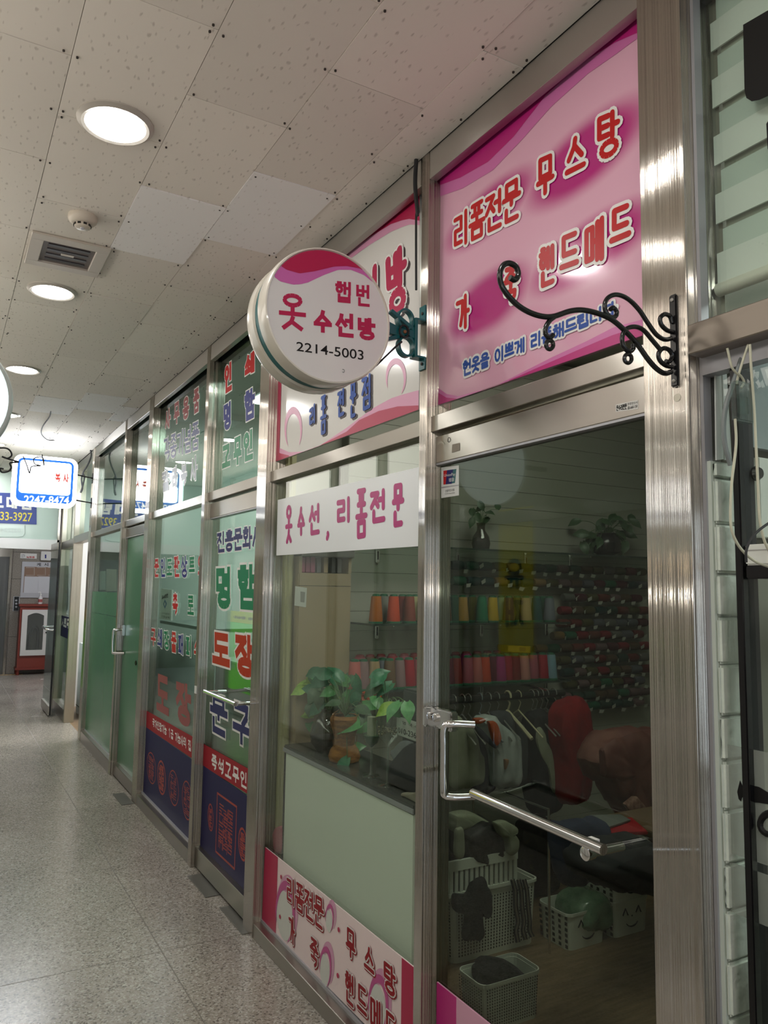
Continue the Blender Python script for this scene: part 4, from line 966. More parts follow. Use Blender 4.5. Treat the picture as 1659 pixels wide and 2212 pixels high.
nth = ['first', 'second', 'third', 'fourth', 'fifth', 'sixth', 'seventh', 'eighth', 'ninth', 'tenth', 'eleventh', 'twelfth', 'thirteenth', 'fourteenth', 'fifteenth', 'sixteenth', 'seventeenth', 'eighteenth', 'nineteenth', 'twentieth', 'twenty-first', 'twenty-second', 'twenty-third', 'twenty-fourth', 'twenty-fifth']
mid = [(812, 'orange', 3.10), (829, 'grey', 3.19), (850, 'scarlet', 3.10), (869, 'dark red', 3.17), (884, 'brick red', 3.12), (897, 'pale yellow', 3.18), (918, 'pale green', 3.11), (940, 'olive', 3.12), (962, 'brown', 3.11), (981, 'dark green', 3.12), (999, 'gold', 3.10), (1020, 'olive', 3.18), (1041, 'green', 3.11), (1064, 'yellow', 3.10), (1083, 'pale green', 3.17), (1099, 'brown', 3.11), (1117, 'olive', 3.15), (1136, 'tan', 3.10), (1159, 'teal', 3.12), (1174, 'dark green', 3.17), (1187, 'slate', 3.11)]
for i, (px, c, y) in enumerate(mid): cone(ony((px, 1330), y).x, y, zm_+.0045, c, '%s thread cone, %s from the left on the middle glass shelf' % (c, nth[i]), .98)
low = [(766, 'coral', 3.10), (784, 'mauve', 3.10), (808, 'tan', 3.09), (826, 'slate', 3.12), (841, 'brown', 3.09), (862, 'mauve', 3.10), (883, 'crimson', 3.10), (905, 'rose', 3.1), (928, 'magenta', 3.1), (950, 'coral', 3.1), (968, 'maroon', 3.1), (985, 'dark red', 3.10), (1010, 'rose', 3.10), (1029, 'coral', 3.10), (1047, 'scarlet', 3.10), (1063, 'maroon', 3.12), (1080, 'magenta', 3.10), (1095, 'crimson', 3.12), (1112, 'dark red', 3.11), (1132, 'salmon', 3.10), (1151, 'rose', 3.12), (1172, 'crimson', 3.11), (1190, 'light blue', 3.10)]
for i, (px, c, y) in enumerate(low): cone(ony((px, 1460), y).x, y, zl_+.0045, c, '%s thread cone, %s in the front row of the lower glass shelf' % (c, nth[i]), 1.02)
bk = [(778, 'rose'), (800, 'brown'), (824, 'mauve'), (848, 'crimson'), (874, 'rose'), (896, 'dark red'), (985, 'maroon'), (1008, 'magenta'), (1032, 'olive'), (1054, 'pale yellow'), (1075, 'olive')]
for i, (px, c) in enumerate(bk): cone(ony((px, 1460), 3.19).x, 3.195, zl_+.0045, c, '%s thread cone, %s in the back row of the lower glass shelf' % (c, nth[i]), 1.1, 'red')
bxp = ony((1110, 1411), 3.16)
ty = tag(empty('carton', (bxp.x, 3.15, zl_+.15)), 'flat yellow carton lying on top of the thread cones of the lower shelf', 'box')
MB().obox((bxp.x, 3.16, zl_+.163), (.075, .0, -.004), (0, .045, 0), (0, 0, .017)).build('body', mat('yellow_card', (.42, .28, .03), .5), ty, bevel=.002)
MB().obox((bxp.x+.02, 3.1145, zl_+.162), (.02, .0, -.001), (0, .0004, 0), (0, 0, .010)).build('paper_label', mat('carton_label', (.30, .17, .03), .6), ty)
# ---- pegged spools on the right of the slat wall
SPM = MB().lathe([(.008, -.040), (.021, -.038), (.024, -.02), (.024, .02), (.021, .036), (.008, .04)], (0, 0, 0), (1, 0, 0), 14).build('spool', WHITE, None, smooth=True, rel=False)
TGM = MB().prism([(.034, -.024, -.012), (.062, -.026, -.006), (.060, -.022, -.026), (.036, -.02, -.030)], (0, .0012, 0)).build('paper_tag', WHITE, None, rel=False)
PGM = MB().tube([(0, .0, -.0), (0, .05, .004)], .003, 6).build('peg', WHITE, None, rel=False)
spm, tgm, pgm = SPM.data, TGM.data, PGM.data
for o in (SPM, TGM, PGM): bpy.data.objects.remove(o)
TAGP = mat('tag_paper', (.42, .43, .38), .7)
rs = random.Random(5)
dk = ['dark green', 'teal', 'olive', 'brown', 'maroon', 'slate', 'dark red', 'brick red', 'grey', 'mauve', 'crimson', 'green']
rows = [(1232, .98), (1262, 1.0), (1292, 1.72), (1319, 1.72), (1346, 1.70), (1372, 1.66), (1398, 1.52), (1424, 1.62), (1450, 1.72), (1476, 1.74), (1501, 1.60), (1524, 1.66)]
for ri, (py, xs_) in enumerate(rows):
    z_ = ony((1300, py), 3.18).z; x_ = xs_ + rs.uniform(0, .03); ci = 0
    while x_ < 2.36:
        c = rs.choice(dk if x_ > 1.7 else ['olive', 'dark green', 'teal', 'gold', 'green'])
        r = tag(empty('thread_spool', (x_, YW-.052, z_)), '%s thread spool, %s in the %s pegged row on the slat wall' % (c, nth[ci], nth[ri]), 'thread', 'thread spools on pegs')
        for me, m, nm in ((spm, mat('spool_'+c.replace(' ', '_'), tuple(k*.45 for k in CC[c]), .75, spec=.3), 'spool'), (tgm, TAGP, 'paper_tag'), (pgm, CHROME, 'peg')):
            o = bpy.data.objects.new(nm, me); COL.objects.link(o); o.parent = r
            o.material_slots[0].link = 'OBJECT'; o.material_slots[0].material = m
            if nm == 'paper_tag': o.rotation_euler = (0, rs.uniform(-.4, .4), rs.uniform(-.2, .2))
        x_ += .088; ci += 1
# ---- plants
def leaf_mesh(n=6):
    # heart-shaped leaf along +x, folded along the midrib
    v, f = [], []
    for i in range(n+1):
        t = i/n; wdt = .42*math.sin(math.pi*min(1, t*1.0+.06))**.8*(1-t*.55) if i < n else 0.0
        x = t - (.10 if i == 0 else 0); zz = .10*math.sin(t*2.4) - .22*t*t
        for k, s_ in enumerate((-1, -.5, 0, .5, 1)): v.append((x - (.08 if abs(s_) == 1 and i < 2 else 0), wdt*s_, zz + .10*abs(s_)*wdt*2))
    for i in range(n):
        for k in range(4): f.append((i*5+k, i*5+k+1, i*5+k+6, i*5+k+5))
    o = MB().add(v, f).build('leaf', WHITE, None, smooth=True, rel=False); me = o.data; bpy.data.objects.remove(o); return me
LEAF = leaf_mesh()
LG = [noise_mat('leaf_green_dark', (.02, .11, .055), (.04, .17, .085), 8, .35), noise_mat('leaf_green', (.05, .20, .06), (.09, .27, .09), 8, .35), noise_mat('leaf_yellow_green', (.20, .38, .05), (.32, .48, .09), 8, .35), noise_mat('leaf_shade', (.03, .07, .03), (.05, .105, .045), 8, .4)]
STEM = mat('plant_stem', (.06, .12, .035), .5)
def leaves(parent, base, spots, rnd_):
    spots = [(Vector((max(p.x, .085), min(p.y, 3.16), max(p.z, .85))), s_, mi) for p, s_, mi in spots]
    # spots: (point, size, material index); each leaf is a part with a stem from base
    for p, s_, mi in spots:
        o = bpy.data.objects.new('leaf', LEAF); COL.objects.link(o); o.parent = parent
        o.location = p - parent.location; o.scale = (s_, s_, s_)
        d = p - base
        nv = (Vector((-.55, -.75, .55)) + Vector((rnd_.uniform(-.5, .5), rnd_.uniform(-.5, .5), rnd_.uniform(-.4, .5)))).normalized()
        t = Vector((d.x*3 + rnd_.uniform(-.6, .6), d.y*3 + rnd_.uniform(-.6, .6), rnd_.uniform(-.9, .15))); t = t - nv*t.dot(nv); t.normalize()
        bv = nv.cross(t); o.rotation_euler = Matrix((t, bv, nv)).transposed().to_euler()
        o.material_slots[0].link = 'OBJECT'; o.material_slots[0].material = LG[mi]
        MB().tube(bez([base, base*.5+p*.5+Vector((0, 0, .03)), p], 4), .0016, 5).build('stem', STEM, parent)
CT = .828
rp = random.Random(21)
SMOKE = glass('smoky_vase_glass', (.45, .42, .36), f0=.07)
# the dark glass vase
b0 = Vector((.20, 2.99, CT))
pv = tag(empty('potted_plant', b0), 'leafy green plant in a round dark glass vase on the window counter', 'plant')
MB().lathe([(.02, .002), (.055, .004), (.075, .03), (.082, .065), (.072, .105), (.05, .135), (.036, .155), (.040, .172)], b0, n=32, cap=False).build('vase', SMOKE, pv, smooth=True)
MB().lathe([(.02, .006), (.06, .010), (.072, .035), (.072, .055)], b0, n=24).build('soil', mat('dark_soil', (.018, .013, .010), .8), pv, smooth=True)
sp = []
for i in range(30):
    px_, py_ = rp.uniform(612, 735), rp.uniform(1445, 1530) + (25 if rp.random() < .25 else 0)
    sp.append((onx((px_, py_), .255+rp.uniform(-.10, .10)), rp.uniform(.055, .085), 2 if px_ < 660 and rp.random() < .6 else rp.choice((0, 1, 1, 3))))
for q in ((604, 1462, 2), (610, 1530, 2), (607, 1560, 1), (655, 1455, 2), (640, 1475, 2)):
    sp.append((onx((q[0]+18, q[1]), .20), .075, q[2]))
leaves(pv, b0+Vector((0, 0, .16)), sp, rp)
# the straw-wrapped vase
b1 = Vector((.165, 2.775, CT))
STRAW = noise_mat('orange_straw_fibre', (.16, .062, .012), (.30, .13, .025), 30, .8, (1, 1, 3), bump=.6)
pv2 = tag(empty('potted_plant', b1), 'trailing heart-leaf plant in an orange straw-wrapped vase on the window counter', 'plant')
MB().lathe([(.02, .001), (.058, .003), (.064, .02), (.056, .045), (.040, .065), (.043, .10), (.056, .14), (.060, .165), (.052, .178), (.047, .176)], b1, n=28, cap=False).build('straw_vase', STRAW, pv2, smooth=True)
for i in range(40):
    a = rp.uniform(0, 6.28); h0 = rp.uniform(.05, .17); r_ = .056 if h0 > .11 else .044
    p = [b1 + Vector(((r_+.006*k)*math.cos(a+.25*k*rp.uniform(-1, 1)), (r_+.006*k)*math.sin(a+.25*k), h0+.018*k)) for k in range(3)]
    MB().tube(p, .0012, 4).build('straw_fibre', STRAW, pv2)
sp = []
for q in ((700, 1450, .09, 0), (722, 1458, .10, 0), (745, 1470, .10, 0), (760, 1478, .10, 1), (775, 1462, .09, 0), (735, 1490, .09, 1), (715, 1480, .09, 0), (780, 1495, .09, 1), (760, 1510, .09, 3), (740, 1520, .08, 3), (790, 1560, .13, 1), (775, 1575, .12, 1), (752, 1612, .07, 1), (765, 1625, .08, 1), (745, 1630, .07, 1), (758, 1650, .09, 0), (745, 1660, .08, 0), (700, 1500, .08, 3), (690, 1490, .08, 0), (720, 1530, .07, 3), (780, 1530, .08, 3), (800, 1540, .08, 3)):
    sp.append((onx((q[0]-8, q[1]), .20+rp.uniform(-.09, .05)), q[2]*.85, q[3]))
for q in ((690, 1470), (705, 1465), (728, 1475), (752, 1462), (768, 1490), (722, 1512), (698, 1520), (748, 1540), (772, 1545), (785, 1520)): sp.append((onx(q, .20+rp.uniform(-.08, .06)), rp.uniform(.06, .085), rp.choice((0, 0, 1, 3))))
leaves(pv2, b1+Vector((0, 0, .175)), sp, rp)
# goblets near the counter edge
def goblet(b, h, r, label, fill):
    g = tag(empty('goblet', b), label, 'goblet')
    MB().lathe([(.034, .001), (.033, .003), (.010, .006), (.0045, .014), (.004, h*.42), (.006, h*.46), (r*.7, h*.54), (r, h*.70), (r*.97, h*.85), (r*.74, h)], b, n=28, cap=False).build('bowl', GLASS_SMALL, g, smooth=True)
    MB().lathe([(.0042, .012), (.0036, h*.43)], b, n=10).build('glass_stem', GLASS_SMALL, g, smooth=True)
    if fill == 'pebbles':
        mb = MB()
        for i in range(46):
            a, rr = rp.uniform(0, 6.28), r*.72*math.sqrt(rp.random())
            mb.lathe([(.001, -.004), (.0045, 0), (.001, .004)], b+Vector((rr*math.cos(a), rr*math.sin(a), h*.57+rp.random()*h*.09)), n=6)
        o = mb.build('pebbles', noise_mat('pale_pebbles', (.30, .27, .16), (.12, .11, .07), 60, .5), g); o['kind'] = 'stuff'
    else:
        MB().lathe([(r*.5, h*.66), (r*.5, h*.96)], b, n=18).build('candle', mat('cream_candle', (.36, .38, .27), .5), g, smooth=True)
        MB().lathe([(.004, h*.47), (r*.7, h*.55), (r*.93, h*.66)], b, n=20).build('green_gel', mat('green_gel', (.03, .10, .05), .3), g, smooth=True)
    return g
goblet(Vector((.128, 2.372, CT)), .30, .046, 'tall wide glass goblet with pale pebbles and a sprig on the counter edge', 'pebbles')
goblet(Vector((.140, 2.511, CT)), .22, .034, 'smaller stemmed glass holding a cream candle on the counter edge', 'candle')
gl = [o for o in COL.objects if o.name.startswith('goblet')][0]
sp = [(onx((q[0], q[1]), .13+rp.uniform(-.04, .04)), .075, q[2]) for q in ((805, 1465, 0), (828, 1458, 0), (845, 1478, 0), (820, 1480, 3), (835, 1520, 1), (850, 1525, 2), (862, 1520, 1), (880, 1520, 1), (826, 1530, 1))]
leaves(gl, Vector((.119, 2.372, CT+.26)), sp, rp)
# ---- the window counter
ctr = tag(empty('counter', (.30, 2.6, 0)), 'white panelled counter with a dark stone top behind the tailor window', 'counter')
MB().box(.080, .095, 2.125, 3.178, .03, .795).build('front_panel', mat('white_counter_panel', (.82, .87, .77), .4), ctr)
MB().prism([(.078, 2.12, .797), (.078, 3.182, .797), (.34, 3.182, .797), (.34, 2.55, .797), (.17, 2.12, .797)], (0, 0, CT-.797)).build('stone_top', mat('dark_counter_top', (.045, .05, .045), .22), ctr, bevel=.004)
MB().box(.074, .0785, 2.12, 3.182, .800, .815).build('edge_trim', ALU, ctr)
MB().box(.080, .33, 3.160, 3.180, .0, .795).build('side_panel', mat('dark_counter_side', (.06, .055, .045), .5), ctr)
MB().prism([(.096, 2.13, 0), (.096, 3.155, 0), (.32, 3.155, 0), (.32, 2.55, 0), (.16, 2.13, 0)], (0, 0, .796)).build('carcass', mat('counter_carcass', (.3, .3, .27), .6), ctr)
cl = lambda p, x: onx(p, x)
cn = tag(empty('name_card', (.172, 2.2, CT+.15)), 'white name card with a phone number fixed to a grey case on the counter', 'card')
PC = ('x', .172)
plate([(857, 1547), (918, 1566), (918, 1609), (856, 1586)], PC, .004, mat('card_white', (.66, .68, .62), .4), 'panel', cn)
ftext('영 국 수 선', [(869, 1557), (918, 1572), (918, 1580), (869, 1564)], PC, BLACKI, cn, lift=.0008)
ftext('010-2360-6', [(860, 1571), (916, 1588), (916, 1602), (860, 1582)], PC, BLACKI, cn, lift=.0008, bold=.004)
def heap(pts, plane, d, m, name, label, cat, t=.8, group=None, zmin=0.):
    c = [on(p, plane) for p in pts]; c = [Vector((p.x, p.y, max(p.z, zmin))) for p in c]
    return tag(rumple(MB().puff(bez(c + [c[0]], 3)[:-1], Vector(d), t).build(name, m, smooth=True), min(.014, Vector(d).length*.22)), label, cat, group)
BLKF = noise_mat('black_fabric', (.008, .009, .012), (.018, .019, .022), 14, .85, bump=.5)
GRYF = noise_mat('grey_fabric', (.16, .18, .19), (.24, .26, .27), 14, .85, bump=.5)
heap([(848, 1650), (862, 1632), (880, 1612), (900, 1606), (922, 1610), (922, 1735), (890, 1728), (862, 1712), (846, 1690)], ('x', .145), (-.022, 0, 0), BLKF, 'folded_cloth', 'black cloth heaped on the dark counter beside the goblets', 'cloth', .8, zmin=CT+.002)
heap([(845, 1628), (870, 1600), (892, 1605), (878, 1618), (872, 1632), (855, 1642)], ('x', .150), (-.012, 0, 0), GRYF, 'folded_cloth', 'crumpled grey cloth lying beside the pebble goblet', 'cloth', .8, zmin=CT+.002)
heap([(868, 1722), (872, 1712), (895, 1712), (912, 1708), (912, 1740), (890, 1735)], ('x', .105), (-.012, 0, 0), noise_mat('tan_fabric', (.20, .18, .13), (.28, .25, .19), 20, .8), 'folded_cloth', 'small tan cloth at the near end of the counter', 'cloth', .6, zmin=CT+.002)
sc_ = tag(empty('tailor_scissors', onx((807, 1508), .34)), 'orange-handled scissors lying behind the plants', 'scissors')
ORG = mat('orange_plastic', (.52, .075, .02), .35)
for c_ in ((789, 1506), (814, 1505)):
    o_ = onx(c_, .34); MB().tube([o_ + Vector((0, .028*math.cos(a), .018*math.sin(a))) for a in [i*.3307 for i in range(20)]], .007, 8).build('finger_loop', ORG, sc_, smooth=True)
q = onx((801, 1520), .34); MB().obox(q, (0, .05, -.002), (.002, 0, 0), (0, .001, .010)).build('blade', CHROME, sc_)
MB().obox(onx((820, 1515), .341), (0, .022, .012), (.005, 0, 0), (0, -.006, .012)).build('handle_grip', ORG, sc_, bevel=.003)
dv = tag(MB().prism([(.176, 2.17, CT), (.176, 2.36, CT), (.25, 2.36, CT), (.19, 2.17, CT)], (0, 0, .33)).build('monitor_block', mat('dark_grey_case', (.05, .055, .055), .5), bevel=.01, seg=2), 'dark grey machine case behind the phone number card', 'machine')
pk_ = heap([(592, 1800), (598, 1787), (611, 1785), (613, 1800), (611, 1838), (600, 1845), (594, 1830)], ('x', .085), (-.012, 0, 0), mat('pink_plastic', (.45, .12, .16), .4), 'plastic_bag', 'pink plastic bag squeezed beside the left window post', 'bag', 1.5)
# ---- plants on the upper shelf
pa = ony((1039, 1180), 3.12); ba = Vector((pa.x, 3.12, zt_+.0045))
pl = tag(empty('potted_plant', ba), 'dark leafy sprig in a clear bulb-shaped glass vase on the upper shelf', 'plant')
MB().lathe([(.02, .001), (.042, .004), (.048, .03), (.042, .065), (.022, .095), (.020, .115), (.024, .135)], ba, n=24, cap=False).build('vase', SMOKE, pl, smooth=True)
MB().lathe([(.038, .005), (.044, .03), (.036, .06)], ba, n=20).build('soil', mat('grey_gravel', (.08, .085, .07), .7), pl, smooth=True)
leaves(pl, ba+Vector((0, 0, .13)), [(ony(q, 3.12), .055, 3) for q in ((1020, 1100), (1035, 1085), (1045, 1095), (1030, 1110), (1050, 1108), (1022, 1120), (1055, 1120), (1075, 1100))], rp)
pb = ony((1310, 1192), 3.12); bb_ = Vector((pb.x, 3.12, zt_+.0045))
pl2 = tag(empty('potted_plant', bb_), 'bushy dark plant in a round black pot on the upper shelf', 'plant')
MB().lathe([(.04, .001), (.075, .02), (.082, .06), (.07, .10), (.05, .12), (.055, .125)], bb_, n=28, cap=False).build('pot', BLACK, pl2, smooth=True)
MB().lathe([(.055, .10), (.05, .112)], bb_, n=16).build('soil', MAT['dark_soil'], pl2)
leaves(pl2, bb_+Vector((0, 0, .11)), [(ony((rp.uniform(1250, 1365), rp.uniform(1120, 1180)), 3.12+rp.uniform(-.05, .05)), rp.uniform(.06, .085), 3) for i in range(26)], rp)
# ---- clothes rail and garments
YR = 2.90
ra, rb = ony((966, 1514), YR), ony((1200, 1497), YR)
rail = tag(empty('clothes_rail', (ra.x, YR, ra.z)), 'dark round clothes rail crowded with hangers under the lower shelf', 'rail')
MB().tube([ra, Vector((rb.x+.05, YR, ra.z))], .017, 14).build('rail_bar', mat('dark_rail', (.02, .022, .02), .3), rail, smooth=True)
for x in (ra.x+.04, rb.x): MB().tube([(x, YR, ra.z), (x, YW, ra.z+.02)], .008, 8).build('wall_arm', CHROME, rail)
HOOK = mat('hook_wire', (.5, .5, .48), .3, .9); CREAMP = mat('cream_hanger', (.50, .46, .30), .4)
def hanger(px, m, label, wire=.0022, span=.17, drop=.10, tilt=.0):
    x = ony((px, 1508), YR).x
    r = tag(empty('hanger', (x, YR, ra.z-.17)), label, 'hanger', 'hangers on the clothes rail')
    hk = [Vector((x, YR+.022*math.cos(a)*1., ra.z+.004+.021*math.sin(a))) for a in [math.pi*(1.1-i*.12) for i in range(10)]] + [Vector((x+.004, YR-.012, ra.z-.03)), Vector((x, YR, ra.z-.065))]
    MB().tube(hk, wire, 7).build('hook', m, r, smooth=True)
    c = Vector((x, YR, ra.z-.065)); t = Vector((.35*tilt, -1, 0)).normalized()
    MB().tube([c - t*span + Vector((0, 0, -drop)), c, c + t*span + Vector((0, 0, -drop))], wire*1.6, 7).build('shoulder_bar', m, r)
for i, (px, m, lb) in enumerate(((980, HOOK, 'thin wire hanger, leftmost on the dark rail'), (999, HOOK, 'thin wire hanger, second from left on the dark rail'), (1012, HOOK, 'thin wire hanger, third from left on the dark rail'), (1036, mat('blue_grey_hanger', (.16, .20, .23), .4), 'blue grey plastic hanger above the white shirt'),
                                (1055, HOOK, 'wire hanger left of the wide cream hanger'), (1073, HOOK, 'wire hanger just beside the wide cream hanger'), (1097, CREAMP, 'wide cream plastic hanger in the middle of the rail'), (1120, CREAMP, 'slim cream hanger right of the wide cream one'), (1148, HOOK, 'wire hanger over the black jackets'), (1157, HOOK, 'wire hanger beside the black jackets'), (1168, HOOK, 'wire hanger third from right on the rail'), (1179, HOOK, 'wire hanger second from right on the rail'), (1196, HOOK, 'bent wire hanger at the right end of the rail'))):
    hanger(px, m, lb, .0055 if m is CREAMP and px < 1110 else .0025)
def garment(pts, y, d, m, label, name='jacket', t=.6, extra=()):
    c = [ony(p, y) for p in pts]; r = tag(empty(name, (sum(p.x for p in c)/len(c), y, min(p.z for p in c))), label, 'garment', 'garments on the clothes rail')
    rumple(MB().puff(bez(c+[c[0]], 2)[:-1], Vector((0, -d, 0)), t).build('body', m, r, smooth=True), .020 if name == 'garment_bag' else .013, 17. if name == 'garment_bag' else 26., 2, .16 if name == 'garment_bag' else .10)
    for nm, pp_, dd, mm in extra:
        c2 = [ony(p, y-dd) for p in pp_]; MB().puff(bez(c2+[c2[0]], 3)[:-1], Vector((0, -.012, 0)), 1.).build(nm, mm, r, smooth=True)
    return r
CRF = noise_mat('cream_fabric', (.26, .28, .20), (.33, .35, .26), 16, .9, bump=.4); NVF = noise_mat('navy_fabric', (.02, .022, .035), (.035, .038, .055), 16, .9, bump=.4)
WHF = noise_mat('pale_grey_fabric', (.34, .38, .37), (.44, .47, .46), 16, .9, bump=.4); DGF = noise_mat('charcoal_fabric', (.035, .04, .045), (.06, .065, .07), 16, .9, bump=.4)
RDF = noise_mat('dark_red_wool', (.17, .004, .008), (.24, .008, .012), 22, .95, bump=.4); OGF = mat('orange_lining', (.48, .09, .02), .6)
garment([(955, 1545), (990, 1548), (1014, 1566), (1032, 1602), (1036, 1690), (1000, 1700), (958, 1700)], 2.84, .05, CRF, 'cream waistcoat hanging at the left end of the rail', 'waistcoat')
garment([(1012, 1560), (1034, 1555), (1062, 1600), (1066, 1700), (1040, 1712), (1022, 1705)], 2.86, .05, NVF, 'dark navy jacket between the cream waistcoat and the pale jacket')
garment([(1030, 1550), (1052, 1545), (1075, 1556), (1108, 1584), (1117, 1600), (1116, 1692), (1088, 1700), (1064, 1698), (1060, 1630), (1045, 1600)], 2.80, .05, WHF, 'pale grey jacket with bright orange lining hanging on the rail', 'jacket', .6,
        (('orange_lining', [(1053, 1557), (1071, 1560), (1081, 1590), (1080, 1602), (1070, 1612), (1062, 1590)], .06, OGF), ('orange_lining', [(1022, 1552), (1040, 1550), (1048, 1556), (1036, 1563), (1026, 1563)], .05, OGF),
         ('dark_lapel', [(1022, 1567), (1036, 1572), (1070, 1610), (1068, 1616), (1040, 1594)], .06, NVF), ('pocket_flap', [(1088, 1640), (1097, 1640), (1094, 1652), (1090, 1662)], .052, mat('brown_flap', (.20, .10, .04), .7))))
garment([(1060, 1540), (1085, 1535), (1112, 1552), (1142, 1586), (1148, 1690), (1110, 1700), (1075, 1690)], 2.88, .04, DGF, 'charcoal jacket behind the pale grey jacket')
garment([(1140, 1542), (1165, 1530), (1190, 1560), (1200, 1620), (1205, 1740), (1170, 1760), (1140, 1740), (1132, 1640)], 2.86, .06, BLKF, 'black jacket with a cream fur edge at the right of the rail', 'jacket', .6,
        (('cream_trim', [(1159, 1573), (1167, 1570), (1176, 1584), (1174, 1592), (1190, 1620), (1198, 1660), (1203, 1716), (1190, 1703), (1184, 1664), (1168, 1636), (1158, 1600)], .06, CRF),))
garment([(1196, 1535), (1210, 1512), (1235, 1503), (1252, 1512), (1262, 1560), (1272, 1600), (1262, 1660), (1260, 1715), (1246, 1732), (1225, 1738), (1205, 1720), (1200, 1640), (1192, 1580)], 2.78, .08, RDF, 'long dark red wool coat hanging beside the rail', 'coat')
WRP = noise_mat('rosy_wrapped_fabric', (.12, .035, .03), (.20, .085, .065), 9, .6, (1, 1, .35), bump=.8)
garment([(1262, 1640), (1270, 1612), (1290, 1590), (1320, 1575), (1360, 1570), (1404, 1575), (1425, 1600), (1428, 1800), (1400, 1810), (1360, 1775), (1330, 1730), (1300, 1690), (1275, 1670)], 2.46, .09, WRP, 'rosy brown garments wrapped in clear plastic at the right of the shop', 'garment_bag', .8,
        (('net_hem', [(1345, 1735), (1375, 1720), (1415, 1780), (1420, 1808), (1390, 1795)], .09, noise_mat('netted_plastic', (.16, .06, .045), (.36, .22, .17), 60, .35, bump=.8)), ('zip_strip', [(1298, 1620), (1302, 1618), (1306, 1672), (1301, 1674)], .105, mat('brown_zip', (.10, .03, .025), .5))))
# ---- work table with cloth
TBX = (1.12, 2.2, 1.95, 2.34); TZ = ony((1340, 1806), 2.1).z
tb = tag(empty('work_table', (1.6, 2.1, 0)), 'work table buried under dark cloth at the right of the tailor shop', 'table')
MB().box(*TBX, TZ-.03, TZ-.005).build('table_top', mat('table_wood', (.14, .09, .05), .5), tb, bevel=.003)
for x in (1.76, TBX[1]-.04):
    for y in (TBX[2]+.04, TBX[3]-.04): MB().box(x-.02, x+.02, y-.02, y+.02, 0, TZ-.03).build('leg', BLACKM, tb)
rq = [onz(p, TZ+.001) for p in ((1296, 1776), (1365, 1772), (1400, 1803), (1312, 1807))]
tag(MB().prism(rq, (0, 0, .012)).build('red_folder', mat('red_card', (.36, .012, .02), .45), bevel=.002), 'flat red folder lying on the work table', 'folder')
gq = [onz(p, TZ+.016) for p in ((1274, 1764), (1340, 1762), (1362, 1774), (1300, 1795))]
tag(MB().prism(gq, (0, 0, .006)).build('grey_sheet', mat('grey_paper', (.16, .17, .16), .6)), 'grey sheet of paper partly under the red folder', 'paper')
heap([(1330, 1815), (1380, 1812), (1425, 1830), (1425, 1925), (1390, 1928), (1350, 1920), (1310, 1912), (1262, 1890), (1250, 1862), (1275, 1838)], ('y', 1.90), (0, -.09, 0), BLKF, 'draped_cloth', 'big black cloth draped over the front of the work table', 'cloth', 1.0)
bc_ = [o for o in COL.objects if o.name == 'draped_cloth'][0]
MB().box(1.45, 2.15, 1.86, 2.02, TZ-.004, TZ+.004).build('cloth_top', BLKF, bc_, bevel=.003)
DNF = noise_mat('dark_denim', (.012, .018, .045), (.03, .04, .08), 12, .85, bump=.6)
heap([(1192, 1775), (1240, 1765), (1290, 1770), (1310, 1800), (1300, 1850), (1265, 1880), (1240, 1915), (1215, 1905), (1195, 1860)], ('y', 2.10), (0, -.07, 0), DNF, 'draped_cloth', 'dark blue denim hanging over the left end of the work table', 'cloth', .4)
heap([(1120, 1770), (1165, 1760), (1200, 1790), (1205, 1900), (1195, 1965), (1160, 1985), (1120, 1960), (1112, 1850)], ('y', 3.08), (0, -.05, 0), noise_mat('black_print_fabric', (.008, .008, .01), (.05, .045, .02), 18, .85, lo=.62, hi=.72), 'draped_cloth', 'black cloth with yellowish print behind the chrome upright', 'cloth', .6)
